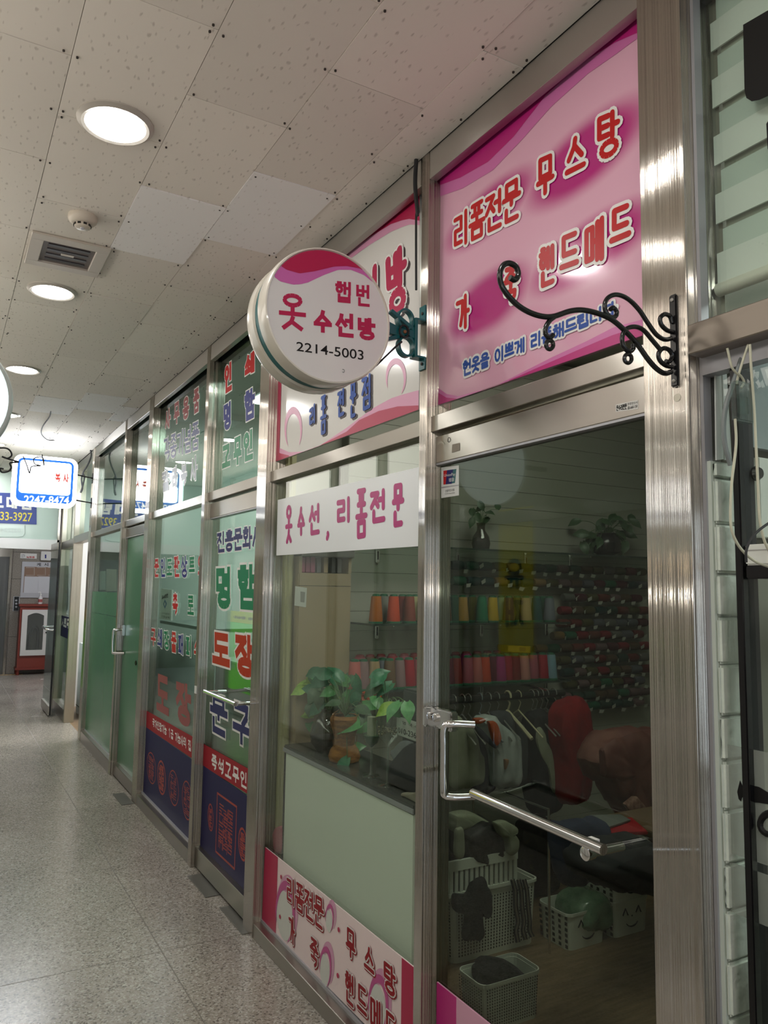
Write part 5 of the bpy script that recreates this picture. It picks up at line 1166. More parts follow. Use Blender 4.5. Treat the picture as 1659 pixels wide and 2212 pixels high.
# ---- baskets
PLB = mat('white_basket_plastic', (.78, .82, .74), .4); HOLE = mat('basket_hole', (.03, .035, .03), .8)
def basket(x0, x1, y0, y1, h, label, hx, hz, taper=.03, smile=False, side_holes=True, hs=.35):
    r = tag(empty('basket', ((x0+x1)/2, (y0+y1)/2, 0)), label, 'basket')
    def build(z0, sm):
        cx, cy, a, b = (x0+x1)/2, (y0+y1)/2, (x1-x0)/2, (y1-y0)/2
        mb = MB(); k = 1-taper*2
        def ring(s_, z, n=5, rr=.03):
            o = []
            for q, (sx, sy) in enumerate(((1, 1), (-1, 1), (-1, -1), (1, -1))):
                for i in range(n): 
                    an = math.radians(90*q + 90*i/(n-1)); o.append((cx+sx*(a*s_-rr)+rr*math.cos(an), cy+sy*(b*s_-rr)+rr*math.sin(an), z))
            return o
        rings = [ring(k, z0), ring(1, z0+h), ring(1.03, z0+h), ring(1.03, z0+h-.012), ring(.985, z0+h-.012), ring(k*.97, z0+.006)]
        n = len(rings[0]); f = []
        for i in range(len(rings)-1):
            for j in range(n): f.append((i*n+j, i*n+(j+1) % n, (i+1)*n+(j+1) % n, (i+1)*n+j))
        f += [tuple(range(n)), tuple(range((len(rings)-1)*n, len(rings)*n))]
        mb.add([p for q in rings for p in q], f); mb.build('body', PLB, r)
        hb = MB()
        def hole(fx, t, front):
            s_ = (1-taper*2)+taper*2*t; z = z0+h*t
            if front: hb.obox((cx+fx*a*s_*.86, cy-b*s_-.0006, z), ((x1-x0)*.43/hx*hs, 0, 0), (0, .001, 0), (0, 0, min(h*.8/hz*hs*.9, (x1-x0)*.43/hx*hs*1.3)))
            else: hb.obox((cx-a*s_-.0006, cy+fx*b*s_*.86, z), (.001, 0, 0), (0, (y1-y0)*.43/max(5, hx//2)*hs*.8, 0), (0, 0, h*.8/hz*hs*.6))
        for iz in range(hz):
            t = .1+.78*iz/(hz-1)
            if not sm:
                for ix in range(hx): hole(-1+2*ix/(hx-1), t, True)
            if side_holes:
                nn = max(5, hx//2)
                for ix in range(nn): hole(-1+2*ix/(nn-1), t, False)
        if hb.v: o = hb.build('holes', HOLE, r); o['kind'] = 'stuff'
        if sm:
            yf = cy-b*(1-taper)-.004; s_ = min(a, h)*1.0; zc_ = z0+h*.52
            for sx in (-1, 1): MB().tube([(cx+sx*s_*.36-s_*.14, yf, zc_+s_*.10), (cx+sx*s_*.36, yf-.001, zc_+s_*.34), (cx+sx*s_*.36+s_*.14, yf, zc_+s_*.08)], s_*.028, 6).build('smile_eye', BLACKI, r)
            MB().tube([(cx+s_*.34*math.cos(q_), yf, zc_-s_*.12+s_*.26*math.sin(q_)) for q_ in [math.radians(205+130*i/10) for i in range(11)]], [s_*.03*(.4+.6*math.sin(math.pi*i/10)) for i in range(11)], 6).build('smile_mouth', BLACKI, r)
            MB().lathe([(s_*.03, 0), (s_*.03, .001)], (cx, yf, zc_+s_*.02), (0, -1, 0), 10).build('smile_nose', BLACKI, r)
    return r, build
r_, bf = basket(.62, 1.07, 2.68, 2.98, ony((1110, 1908), 2.68).z, 'tall white perforated basket standing on the floor behind the door glass', 26, 18); bf(0, False)
ZB = ony((1110, 1908), 2.68).z
sl = tag(empty('slatted_crate', (.79, 2.8, ZB)), 'white slotted crate on top of the tall perforated basket', 'crate')
MB().box(.60, .95, 2.68, 2.94, ZB, ZB+.012).build('base', PLB, sl)
hS = .13
for i in range(14):
    x = .605+i*.0255; MB().box(x, x+.016, 2.675, 2.683, ZB+.01, ZB+hS).build('slat', PLB, sl)
for b_ in ((.60, .955, 2.672, 2.686, ZB+hS-.03, ZB+hS+.01), (.60, .955, 2.93, 2.944, ZB, ZB+hS+.01), (.945, .957, 2.68, 2.94, ZB, ZB+hS+.01), (.598, .606, 2.68, 2.94, ZB, ZB+hS+.01), (.60, .955, 2.672, 2.686, ZB, ZB+.014)):
    MB().box(*b_).build('rim', PLB, sl)
MB().box(.61, .945, 2.69, 2.93, ZB+.012, ZB+hS-.02).build('dark_lining', BLACKM, sl)
heap([(1000, 1800), (1040, 1775), (1080, 1790), (1098, 1840), (1085, 1852), (1048, 1850), (1040, 1870), (1018, 1862), (1000, 1840)], ('y', 2.72), (0, -.05, 0), noise_mat('black_sequin_fabric', (.012, .011, .012), (.035, .032, .034), 40, .5, bump=.6), 'crumpled_cloth', 'black cloth stuffed into the white slotted crate', 'cloth', 3.)
heap([(1066, 1775), (1085, 1772), (1112, 1783), (1116, 1795), (1110, 1800), (1118, 1815), (1112, 1840), (1098, 1845), (1090, 1810), (1076, 1800)], ('y', 2.66), (0, -.025, 0), CRF, 'crumpled_cloth', 'pale ruffled cloth hanging out of the slotted crate', 'cloth', 1.)
heap([(978, 1760), (1010, 1755), (1050, 1770), (1060, 1782), (1020, 1790), (980, 1795)], ('y', 2.75), (0, -.03, 0), CRF, 'crumpled_cloth', 'cream cloth folded above the slotted crate', 'cloth', 1.5)
heap([(985, 1790), (1000, 1790), (1000, 1850), (982, 1848)], ('y', 2.64), (0, -.012, 0), CRF, 'cloth_strap', 'cream strap hanging over the slotted crate', 'strap', 1.)
heap([(1018, 1905), (1040, 1892), (1050, 1915), (1058, 1930), (1060, 1975), (1042, 1980), (1036, 1945), (1040, 2020), (1022, 2030), (1000, 2030), (1005, 1980), (980, 1965), (978, 1930), (1005, 1930)], ('y', 2.64), (0, -.03, 0), BLKF, 'hanging_scarf', 'ragged black cloth hanging down the front of the tall basket', 'cloth', .6)
for i, (xa, lb) in enumerate(((1105, 'left striped ribbon hanging over the tall basket'), (1118, 'middle striped ribbon hanging over the tall basket'), (1130, 'right striped ribbon hanging over the tall basket'))):
    pts = bez([ony(p, 2.655) for p in ((xa+2, 1900), (xa+8, 1925), (xa+9+i, 1960), (xa+14, 1990), (xa+10+i*2, 2010), (xa+14+i*3, 2035-6*i))], 5)
    r = tag(empty('ribbon', pts[-1]), lb, 'ribbon', 'ribbons on the basket')
    for off, m_ in ((-.008, BLKF), (0, mat('beige_ribbon', (.22, .20, .15), .8)), (.008, BLKF)):
        MB().tube([p+Vector((off, 0, 0)) for p in pts], .0042, 6).build('ribbon_band', m_, r)
c0 = onz((1228, 2058)); c1 = onz((1311, 2036))
r_, bf = basket(c0.x, c0.x+.225, c0.y, c0.y+.19, .15, 'white basket with a smiling face holding a green plastic bag', 10, 6, smile=True, hs=.55); bf(0, True)
heap([(1225, 1990), (1232, 1950), (1255, 1925), (1280, 1918), (1300, 1940), (1305, 1975), (1290, 2000), (1250, 2003)], ('y', c0.y+.08), (0, -.09, 0), noise_mat('green_plastic_bag', (.09, .19, .11), (.17, .30, .19), 18, .2, bump=1., coat=.8), 'plastic_bag', 'crumpled pale green plastic bag in the smiling basket', 'bag', 1.)
c2 = onz((1326, 2030))
r_, bf = basket(c2.x, c2.x+.225, c2.y, c2.y+.19, .15, 'lower white smiling basket of the stack beside the pillar', 10, 6, smile=True, hs=.55); bf(0, True)
r_, bf = basket(c2.x, c2.x+.225, c2.y, c2.y+.19, .15, 'upper white smiling basket of the stack beside the pillar', 10, 6, smile=True, hs=.55); r_.location.z = .142; bf(.142, True)
e0 = onz((1150, 2212)); 
r_, bf = basket(e0.x-.20, e0.x+.06, e0.y+.02, e0.y+.17, ony((1100, 2114), e0.y+.02).z, 'large white perforated bin in front of the other baskets', 22, 14); bf(0, False)
heap([(1035, 2100), (1060, 2080), (1105, 2085), (1140, 2105), (1125, 2120), (1080, 2118), (1040, 2125)], ('y', e0.y+.12), (0, -.04, 0), BLKF, 'crumpled_cloth', 'dark cloth lying in the large white bin', 'cloth', 1.5)
# ---- chrome upright stand behind the door
v0 = onz((1187, 2060)); v1 = onz((973, 2100)); vz = ony((1186, 1748), v0.y).z
stn = tag(empty('chrome_stand', v0), 'slim chrome upright frame standing behind the door glass', 'stand')
tl_ = ony((1186, 1748), v0.y)
MB().tube([v0, Vector((v0.x, v0.y, vz))], .0055, 10).build('upright', CHROME, stn, smooth=True)
w_ = onx((1022, 1681), v0.x)
MB().tube([Vector((v0.x, v0.y, vz)), Vector((v0.x, w_.y, vz))], .006, 10).build('top_bar', CHROME, stn, smooth=True)
MB().tube([Vector((v0.x, w_.y, vz)), Vector((v0.x, w_.y, 0))], .0055, 10).build('upright', CHROME, stn, smooth=True)

# unseen ceiling lamps; those of print shop and tailor are added to brighten them
pl_ = tag(empty('ceiling_lamp', (1.1, 4.5, 2.8)), 'added unseen ceiling lamp brightening the print shop', 'ceiling light')
MB().box(.5, 1.7, 4.1, 5.1, 2.80, 2.838).build('housing', WHITE, pl_)
MB().box(.52, 1.68, 4.12, 5.08, 2.796, 2.80).build('diffuser', mat('print_fill_lamp', (1, 1, 1), .5, emit=13., emit_col=(.9, 1, .95)), pl_)
gl_ = tag(empty('ceiling_lamp', (1.0, 7.0, 2.8)), 'white ceiling lamp inside the green frosted shop', 'ceiling light')
MB().box(.5, 1.5, 6.4, 7.6, 2.80, 2.838).build('housing', WHITE, gl_)
MB().box(.52, 1.48, 6.42, 7.58, 2.796, 2.80).build('diffuser', mat('green_shop_lamp', (1, 1, 1), .5, emit=1.6, emit_col=(.9, 1, 1)), gl_)
tl = tag(empty('ceiling_lamp', (.85, 1.85, 2.82)), 'added unseen ceiling lamp brightening the tailor shop behind the door', 'ceiling light')
MB().box(.30, 1.40, 1.45, 2.25, 2.80, 2.838).build('housing', WHITE, tl)
MB().box(.33, 1.37, 1.48, 2.22, 2.796, 2.80).build('diffuser', mat('tailor_fill_lamp', (1, 1, .95), .5, emit=TAILOR, emit_col=(.98, 1., .86)), tl)
# ================================================================== WROUGHT SCROLL BRACKET ON THE PILLAR
YS = 1.022
def sc(x, y): return ony((900+x/2.186, 500+y/2.186), YS)
sb = tag(empty('scroll_bracket', (-.004, YS, 1.915)), 'black wrought iron scroll bracket screwed to the wide steel pillar', 'bracket')
MB().box(-.008, -.0005, 1.012, 1.031, 1.915, 2.107).build('wall_plate', BLACK, sb, bevel=.003)
for z in (1.927, 2.095): MB().lathe([(.0045, 0), (.004, .002), (.001, .003)], (-.008, 1.0215, z), (-1, 0, 0), 10).build('screw_head', mat('steel_screw', (.3, .29, .27), .4, .8), sb, smooth=True)
def rod(pts, r=.0046, nm='scroll'):
    MB().tube(bez([sc(*p) for p in pts], 5), r, 9).build(nm, BLACK, sb, smooth=True)
rod([(440, 218), (463, 228), (480, 205), (470, 168), (437, 150), (408, 162), (393, 200), (400, 250), (430, 300), (480, 350), (540, 385), (600, 402), (650, 400), (720, 377), (780, 371), (850, 385), (920, 415), (980, 465), (1040, 530), (1090, 600), (1130, 645), (1170, 670), (1203, 662)], .0052)
rod([(655, 400), (628, 422), (609, 455), (610, 485), (628, 502), (645, 488)])
rod([(1203, 505), (1170, 510), (1130, 485), (1090, 430), (1050, 370), (1000, 320), (950, 299), (910, 308), (889, 340), (892, 378), (912, 403), (938, 402), (945, 380), (930, 360), (915, 368)])
rod([(1208, 475), (1180, 465), (1155, 440), (1150, 410), (1170, 391), (1195, 400), (1206, 432)])
rod([(1152, 560), (1110, 510), (1070, 465), (1030, 450), (990, 460), (971, 495), (976, 540), (1000, 566), (1022, 556), (1022, 532)])
rod([(1206, 640), (1175, 632), (1148, 608), (1142, 578), (1162, 553), (1190, 558), (1207, 588), (1192, 616), (1176, 612)])
for cx, cy in ((628, 535), (998, 600)):
    MB().tube([sc(cx+17*math.cos(a), cy+21*math.sin(a)) for a in [i*.3307 for i in range(20)]], .004, 8).build('ring', BLACK, sb, smooth=True)
q = onx((1463, 859), 0); tag(MB().lathe([(.0085, -.0002), (.0085, .0006), (.008, .001)], q, (-1, 0, 0), 18).build('round_sticker', mat('ivory_sticker', (.62, .58, .48), .6)), 'small ivory dot sticker on the pillar under the scroll bracket', 'sticker')

# ================================================================== NEIGHBOURING SHOP ON THE RIGHT EDGE
XB = .088
per = abs(onx((1550, 75), XB).z - onx((1550, 200), XB).z); zb0 = onx((1560, 640), XB).z
bl = tag(empty('zebra_blind', (XB, .2, zb0)), 'pale green and white banded roller blind behind the right upper window', 'blind')
BLW = mat('blind_white_band', (.66, .70, .66), .75, spec=.2); BLT = mat('blind_sheer_band', (.50, .58, .53), .8, spec=.1); BLS = mat('blind_back_band', (.34, .38, .31), .8)
z = zb0+.03; i = 0
while z < 2.80:
    MB().box(XB, XB+.004, -1.2, .986, z, min(z+per*.50, 2.8)).build('white_band', BLW, bl)
    MB().box(XB+.006, XB+.008, -1.2, .975, min(z+per*.50, 2.8), min(z+per*.90, 2.81)).build('sheer_band', BLT, bl)
    z += per
MB().box(XB+.014, XB+.018, -1.2, .972, zb0+.03, 2.8).build('back_layer', BLS, bl)
MB().tube([(XB, -1.2, zb0+.015), (XB, .985, zb0+.015)], .014, 12).build('bottom_rail', mat('ivory_rail', (.58, .58, .50), .4), bl, smooth=True)
vf = [onx(p, .0545) for p in ((1606, 54), (1690, 5), (1780, -60), (1780, 120), (1690, 193), (1640, 216), (1624, 219), (1613, 212), (1609, 196))]
s7 = tag(empty('window_letter', (.05, .8, 2.6)), 'black cut vinyl letter piece on the right upper window', 'lettering')
MB().prism(vf, (-.0012, 0, 0)).build('vinyl', BLACKI, s7)
vf = [onx(p, .0545) for p in ((1656, 268), (1664, 255), (1760, 190), (1760, 300), (1668, 332), (1659, 322))]
s8 = tag(empty('window_letter', (.05, .75, 2.5)), 'lower black vinyl letter piece at the right photo edge', 'lettering')
MB().prism(vf, (-.0012, 0, 0)).build('vinyl', BLACKI, s8)
# foam-brick strip on the party wall
YP = .975
def pp(x, y, Y=YP): return ony((x, y), Y)
pw = struct(MB().box(.10, 2.2, YP+.004, 1.0, 0, 2.84).build('wall_party', mat('raw_grey_wall', (.20, .20, .165), .85), rel=False))
BRK = noise_mat('white_foam_brick', (.58, .64, .58), (.66, .71, .65), 18, .55, bump=.8, bscale=45)
XL, XR = pp(1542, 1150).x, pp(1606, 1150).x
pw2 = struct(MB().box(XL, XR+.005, YP+.003, YP+.02, 0, pp(1560, 998).z).build('trim_brick_backing', mat('brick_joint', (.56, .62, .56), .8), rel=False))
z = pp(1560, 998).z; i = 0
while z > .05:
    h = .084 + .012*((i*7) % 3)/2
    if i == 0: h = .035
    cut = XL + (XR-XL)*(.62 if i in (4, 9) else .93)
    MB().box(XL+.001, XR - .004*((i*5) % 3), YP-.006-.001*(i % 3), YP+.004, z-h+.0012, z-.0012).build('brick', BRK, pw2, bevel=.005)
    z -= h; i += 1
tag(MB().box(XR+.002, XR+.014, YP-.012, YP+.003, 0, 1.985).build('wood_strip', noise_mat('pale_wood_edge', (.30, .19, .10), (.40, .27, .15), 4, .6, (20, 20, 1))), 'narrow raw wooden strip beside the white bricks', 'wood strip')
for i, (a, b, c, d) in enumerate((((1545, 772), (1557, 770), (1563, 992), (1548, 994)), ((1560, 775), (1568, 772), (1581, 995), (1566, 993)))):
    tag(MB().prism([pp(*q, YP-.004) for q in (a, b, c, d)], (0, .003, 0)).build('paper_strip', mat('paper_white', (.56, .60, .58), .7)), ['left torn white paper strip above the white bricks', 'right torn white paper strip above the white bricks'][i], 'paper')
XPa, XPb = pp(1589, 1100, .925).x, pp(1632, 1100, .925).x
po = tag(empty('shelf_post', (XPa, .9, 0)), 'black upright shelving post behind the right window glass', 'post')
MB().box(XPa, XPa+.018, .915, .93, 0, 1.985).build('upright', BLACK, po, bevel=.002); MB().box(XPa+.018, XPb, .925, .93, 0, 1.985).build('web', BLACKM, po)
zs = pp(1640, 1236, .88).z
bsf = tag(MB().box(pp(1611, 1236, .90).x, .50, .80, .90, zs-.012, zs+.012).build('shelf_board', BLACK, bevel=.002), 'black shelf board carrying a white box by the right window', 'shelf')
zbx = pp(1640, 1165, .80).z
wb_ = tag(empty('white_box', (.27, .82, zs+.012)), 'small white box standing on the black shelf', 'box')
x0b = pp(1609, 1200, .90).x; MB().box(x0b, x0b+.16, .80, .90, zs+.0125, zbx).build('body', mat('white_plastic', (.62, .64, .60), .4), wb_, bevel=.003)
MB().box(x0b-.0006, x0b+.16, .7992, .9005, zbx-.012, zbx-.010).build('lid_seam', mat('grey_seam', (.3, .3, .29), .5), wb_)
mb_ = tag(MB().box(pp(1627, 800, .93).x, .5, .94, .955, pp(1640, 965, .93).z, 1.985).build('marble_panel', noise_mat('grey_marble', (.20, .24, .25), (.30, .34, .35), 3, .3, detail=8)), 'grey marbled panel at the right edge of the photo', 'panel')
wc = tag(MB().box(pp(1638, 1050, .945).x, .5, .942, .957, pp(1640, 1160, .935).z, pp(1640, 985, .935).z).build('white_cabinet', mat('cabinet_white', (.56, .58, .54), .4), bevel=.002), 'white cabinet front below the grey marbled panel', 'cabinet')
kb = pp(1641, 1022, .915); tag(MB().lathe([(.007, 0), (.013, .004), (.015, .012), (.010, .02)], kb+Vector((0, .018, 0)), (0, -1, 0), 18).build('knob', BLACK, smooth=True), 'round black rubber stopper in front of the white cabinet', 'stopper')
CORD = mat('cream_cord', (.50, .49, .38), .7)
def cord(pts, Y, r, m, label, name='cord'):
    tag(MB().tube(bez([ony(p, Y) for p in pts], 6), r, 8).build(name, m, smooth=True), label, 'cord')
cord([(1571, 752), (1580, 790), (1590, 805), (1600, 812), (1607, 825), (1601, 838)], .86, .0022, CORD, 'short cream cord looping into the clear plastic weight')
cord([(1616, 745), (1606, 775), (1594, 815), (1592, 830)], .865, .0022, CORD, 'cream cord hanging straight into the clear plastic weight')
cord([(1588, 905), (1590, 960), (1581, 1040), (1578, 1110), (1582, 1150), (1600, 1185), (1630, 1212), (1665, 1226)], .855, .0024, CORD, 'cream cord sweeping from the weight to the photo edge')
cord([(1620, 744), (1623, 800), (1629, 880), (1634, 980), (1638, 1060), (1641, 1120), (1652, 1170), (1668, 1200)], .85, .0024, CORD, 'long cream cord right of the clear plastic weight')
cord([(1610, 748), (1590, 810), (1570, 870), (1563, 920), (1567, 965), (1578, 1005)], .90, .0045, mat('grey_cable', (.17, .19, .19), .5), 'thick grey cable bending beside the paper strips', 'cable')
cord([(1612, 1215), (1612, 1190), (1622, 1165), (1640, 1145), (1668, 1125)], .785, .0022, RUBBER, 'thin black cable over the small white box', 'cable')
wq = [ony(p, .86) for p in ((1585, 822), (1621, 822), (1622, 909), (1585, 909))]
wt = tag(empty('cord_weight', wq[3]), 'clear plastic cord weight hanging in the right window', 'weight')
MB().box(wq[0].x, wq[1].x, .852, .868, wq[3].z, wq[0].z).build('clear_shell', glass('clear_plastic', (.75, .82, .82), f0=.12), wt, bevel=.003)
MB().box(wq[0].x+.010, wq[1].x-.010, .857, .863, wq[3].z+.015, wq[0].z-.025).build('inner_core', glass('clear_core', (.6, .68, .68), f0=.15), wt, bevel=.002)
# frosted bands and dark print on the lower glass
FB = mat('frosted_band', (.36, .38, .34), .35); 
def band(tl, bl_, nm, m, x=.053, t=.0012, y1=.972):
    zt_, zb_ = onx(tl, x).z, onx(bl_, x).z
    return MB().box(x, x+t, -1.25, y1, zb_, zt_)
fb = glass('frosted_band_film', (.55, .58, .55), f0=.05)
def film(name, diffuse, clear):
    m = bpy.data.materials.new(name); m.use_nodes = True; nt = m.node_tree; nt.nodes.clear()
    out = nd(nt, 'ShaderNodeOutputMaterial'); mx = nd(nt, 'ShaderNodeMixShader'); mx.inputs[0].default_value = clear
    d = nd(nt, 'ShaderNodeBsdfDiffuse'); d.inputs[0].default_value = (*diffuse, 1); t = nd(nt, 'ShaderNodeBsdfTransparent')
    nt.links.new(d.outputs[0], mx.inputs[1]); nt.links.new(t.outputs[0], mx.inputs[2]); nt.links.new(mx.outputs[0], out.inputs[0]); return m
FILM = film('matt_window_film', (.36, .40, .36), .62)
band((1600, 1614), (1600, 1850), 'b', FILM).build('frosted_band', FILM, W1)
band((1600, 1870), (1600, 1978), 'b', FILM).build('frosted_band', FILM, W1)
bw = [onx(p, .0525) for p in ((1593, 1710), (1599, 1686), (1604, 1697), (1618, 1695), (1640, 1700), (1660, 1712), (1700, 1740), (1700, 1790), (1665, 1738), (1640, 1734), (1615, 1732), (1604, 1722), (1601, 1731), (1596, 1726))]
MB().prism(bw, (-.0008, 0, 0)).build('dark_print', BLACKI, W1)
MB().tube([onx((1668+26*math.cos(a), 1780+24*math.sin(a)), .052) for a in [i*.3307 for i in range(20)]], .006, 6).build('dark_print', BLACKI, W1)
wp = tag(empty('leaning_board', (.12, .3, 0)), 'large white board leaning low behind the right window', 'board')
zt_ = onx((1600, 1978), .10).z
MB().box(.100, .112, -1.2, .93, .02, zt_).build('sheet', mat('white_sheet', (.64, .70, .64), .5), wp)
for p in ((1572, 2010), (1600, 2190)):
    q = onx(p, .0985); MB().box(.0978, .0998, q.y-.012, q.y, q.z-.008, q.z).build('grey_tape', mat('grey_tape', (.30, .34, .32), .6), wp)
bxg = tag(MB().box(.16, .5, .60, .90, zt_*.5, onx((1640, 1905), .16).z).build('pale_box', mat('pale_box', (.50, .50, .43), .5), bevel=.004), 'pale box standing behind the large white panel', 'box')
nl = tag(empty('ceiling_lamp', (.9, -.2, 2.8)), 'white ceiling lamp inside the right neighbouring shop', 'ceiling light')
MB().box(.5, 1.3, -.6, .3, 2.80, 2.84).build('housing', WHITE, nl); MB().box(.52, 1.28, -.58, .28, 2.796, 2.80).build('diffuser', mat('next_lamp', (1, 1, 1), .5, emit=13., emit_col=(.95, 1, .96)), nl)

# ================================================================== SMALL THINGS ON THE PRINT SHOP AND GREEN SHOP
# name board inside the print window
XN = .068
nb = tag(empty('small_sign_board', onx((358, 1340), XN)), 'small white board with a blue diamond standing inside the print shop window', 'sign')
plate([(348, 1271), (371, 1274), (369, 1341), (343, 1336)], ('x', XN), .012, mat('board_white', (.85, .86, .80), .4), 'panel', nb)
patch([(356.5, 1295), (360.5, 1304), (356.5, 1315), (352.5, 1305)], ('x', XN), mat('diamond_blue', (.05, .16, .38), .4), 'diamond_print', nb, .0008)
patch([(356.5, 1300), (358.5, 1304.5), (356.5, 1310), (354.5, 1305)], ('x', XN), WHITE, 'diamond_core', nb, .0014)
letter([('우수회원', [(350, 1287), (363, 1281), (363, 1290), (350, 1297)])], ('x', XN), .006, [(0, BLACKI, .0008, (0, 0), 'lettering')], nb)
ftext('국가기술자격', [(349, 1322), (366, 1325), (366, 1329), (349, 1326)], ('x', XN), BLACKI, nb, lift=.0008); ftext('인장공예', [(349, 1329), (366, 1332), (366, 1337), (349, 1334)], ('x', XN), BLACKI, nb, lift=.0008)
tag(MB().box(.10, .50, 4.32, 5.55, onx((370, 1344), .1).z-.02, onx((370, 1344), .1).z).build('window_shelf', mat('grey_shelf', (.22, .25, .23), .4), bevel=.002), 'grey shelf inside the print shop window', 'shelf')
tag(MB().box(.5, 1.1, 4.4, 5.5, 0, 1.0).build('work_counter', mat('pale_counter', (.33, .36, .33), .5), bevel=.006), 'pale work counter inside the print shop', 'counter')
tag(MB().box(1.9, 2.3, 3.6, 5.4, 0, 2.1).build('back_cabinet', mat('grey_cabinet', (.25, .28, .26), .5), bevel=.006), 'grey cabinet along the back of the print shop', 'cabinet')
tag(MB().box(.35, .9, 3.55, 4.1, 0, .95).build('display_case', mat('green_case', (.05, .14, .03), .5), bevel=.006), 'green display case behind the print shop door', 'case')
tk = onx((434, 1495), -.001)
tag(MB().box(-.0035, -.0005, 4.247, 4.285, onx((434, 1503), 0).z, onx((434, 1486), 0).z).build('paper_tag', WHITE, bevel=.0005), 'tiny white paper tag taped on the post by the print shop handle', 'paper')
# handle of the green door
gy0 = onx((262, 1390), 0).y
DH = D3
hz1, hz0 = onx((262, 1365), -.03).z, onx((262, 1418), -.03).z
MB().box(.028, .05, 6.46, 6.535, hz1-.045, hz1+.04).build('lock_case', CHROME, DH, bevel=.004)
MB().tube(bez([(.05, 6.49, hz1), (-.01, 6.495, hz1), (-.032, 6.50, hz1-.015), (-.032, 6.50, hz0+.02), (-.02, 6.49, hz0), (.05, 6.45, hz0)]), .011, 12).build('pull_handle', CHROME, DH, smooth=True)
q = onx((294, 1432), .05); MB().lathe([(.018, 0), (.018, .006), (.012, .008)], q, (-1, 0, 0), 16).build('door_stop', BLACK, DH, smooth=True)
MB().box(.034, .05, 5.735, 5.80, .10, 1.9).build('edge_stile', mat('olive_stile', (.16, .135, .07), .5), DH)
# papers seen inside the green window
for i, (q, c, lb) in enumerate(((((216, 1234), (228, 1233), (228, 1274), (215, 1275)), (.50, .55, .50), 'left pale notice sheet taped inside the green shop window'), (((230, 1229), (252, 1230), (252, 1277), (229, 1277)), (.55, .52, .45), 'right notice sheet taped inside the green shop window'))):
    s_ = tag(empty('notice_sheet', onx(q[3], .066)), lb, 'paper')
    plate(list(q), ('x', .062), .001, mat('notice_%d' % i, c, .7), 'sheet', s_)
# floor plates by the doors
for i, (p, lb) in enumerate((((444, 1912), 'grey metal floor spring plate before the print shop door'), ((520, 1985), 'grey floor plate at the foot of the wide post'), ((268, 1726), 'small grey floor plate by the green door'))):
    q = onz(p); tag(MB().box(q.x-.05, q.x+.035, q.y-.16, q.y+.16, 0, .004).build('floor_plate', mat('worn_plate', (.16, .155, .14), .4, .5), bevel=.002, seg=1), lb, 'floor plate')

# ================================================================== FAR END OF THE CORRIDOR
# ---- second block beyond the bright doorway
MIL = steel('brushed_steel_far', (.56, .52, .44), .3, 2)
struct(MB().box(0, .10, 9.20, 9.26, 0, 2.87).build('trim_15', MIL, bevel=.002, seg=1))
struct(MB().box(0, .10, 10.24, 10.32, 0, 2.87).build('trim_16', MIL, bevel=.002, seg=1))
W5 = struct(empty('window_5', (0, 9.6, 0)))
MB().box(.0, .09, 9.26, 10.24, 0, .13).build('sill', STEEL_DARK, W5); MB().box(.0, .09, 9.26, 10.24, 1.94, 2.03).build('transom', STEEL_H, W5); MB().box(0, .09, 8.2, 10.24, 2.80, 2.875).build('header', STEEL_H, W5)
MB().box(.05, .058, 9.26, 10.24, .13, 1.94).build('lower_pane', GLASS_GREEN, W5); MB().box(.05, .056, 9.26, 10.24, 2.03, 2.80).build('upper_pane', GLASS_UP, W5)
MB().box(0, .09, 8.213, 9.20, 1.97, 2.05).build('transom', STEEL_H, W5)
MB().box(.05, .056, 8.213, 9.20, 2.05, 2.80).build('upper_pane', GLASS_UP, W5)
MB().box(.046, .0495, 9.27, 10.23, onx((135, 1375), .046).z, onx((135, 1330), .046).z).build('navy_film', NAVYV, W5)
letter([('무료시연', [(126, 1333), (151, 1337), (150, 1360), (125, 1349)])], ('x', .045), .024, [(0, WHITE, .0008, (0, 0), 'lettering')], W5, mirror=True)
MB().box(.06, .07, 9.28, 10.2, .15, onx((140, 1375), .06).z).build('frosted_panel', mat('pale_white_film', (.62, .70, .66), .4), W5)
def poster(q, x, c, label):
    s_ = tag(empty('poster', onx(q[3], x)), label, 'poster'); plate(list(q), ('x', x), .003, mat('poster_'+label.split()[0], c, .6), 'sheet', s_)
    a, b, c_, d = [onx(p, x) for p in q]
    for k, m_ in ((.25, BLACKI), (.55, DKRED), (.8, BLACKI)):
        MB().box(x-.0012, x-.0004, min(a.y, b.y)+.03, max(a.y, b.y)-.03, d.z+(a.z-d.z)*(1-k), d.z+(a.z-d.z)*(1-k)+.04).build('print_bar', m_, s_)
poster(((127, 1224), (134, 1223), (132, 1325), (124, 1325)), .075, (.10, .11, .12), 'dark tall poster inside the far glass window')
poster(((136, 1222), (148, 1222), (147, 1316), (133, 1330)), .075, (.45, .50, .46), 'pale green poster inside the far glass window')
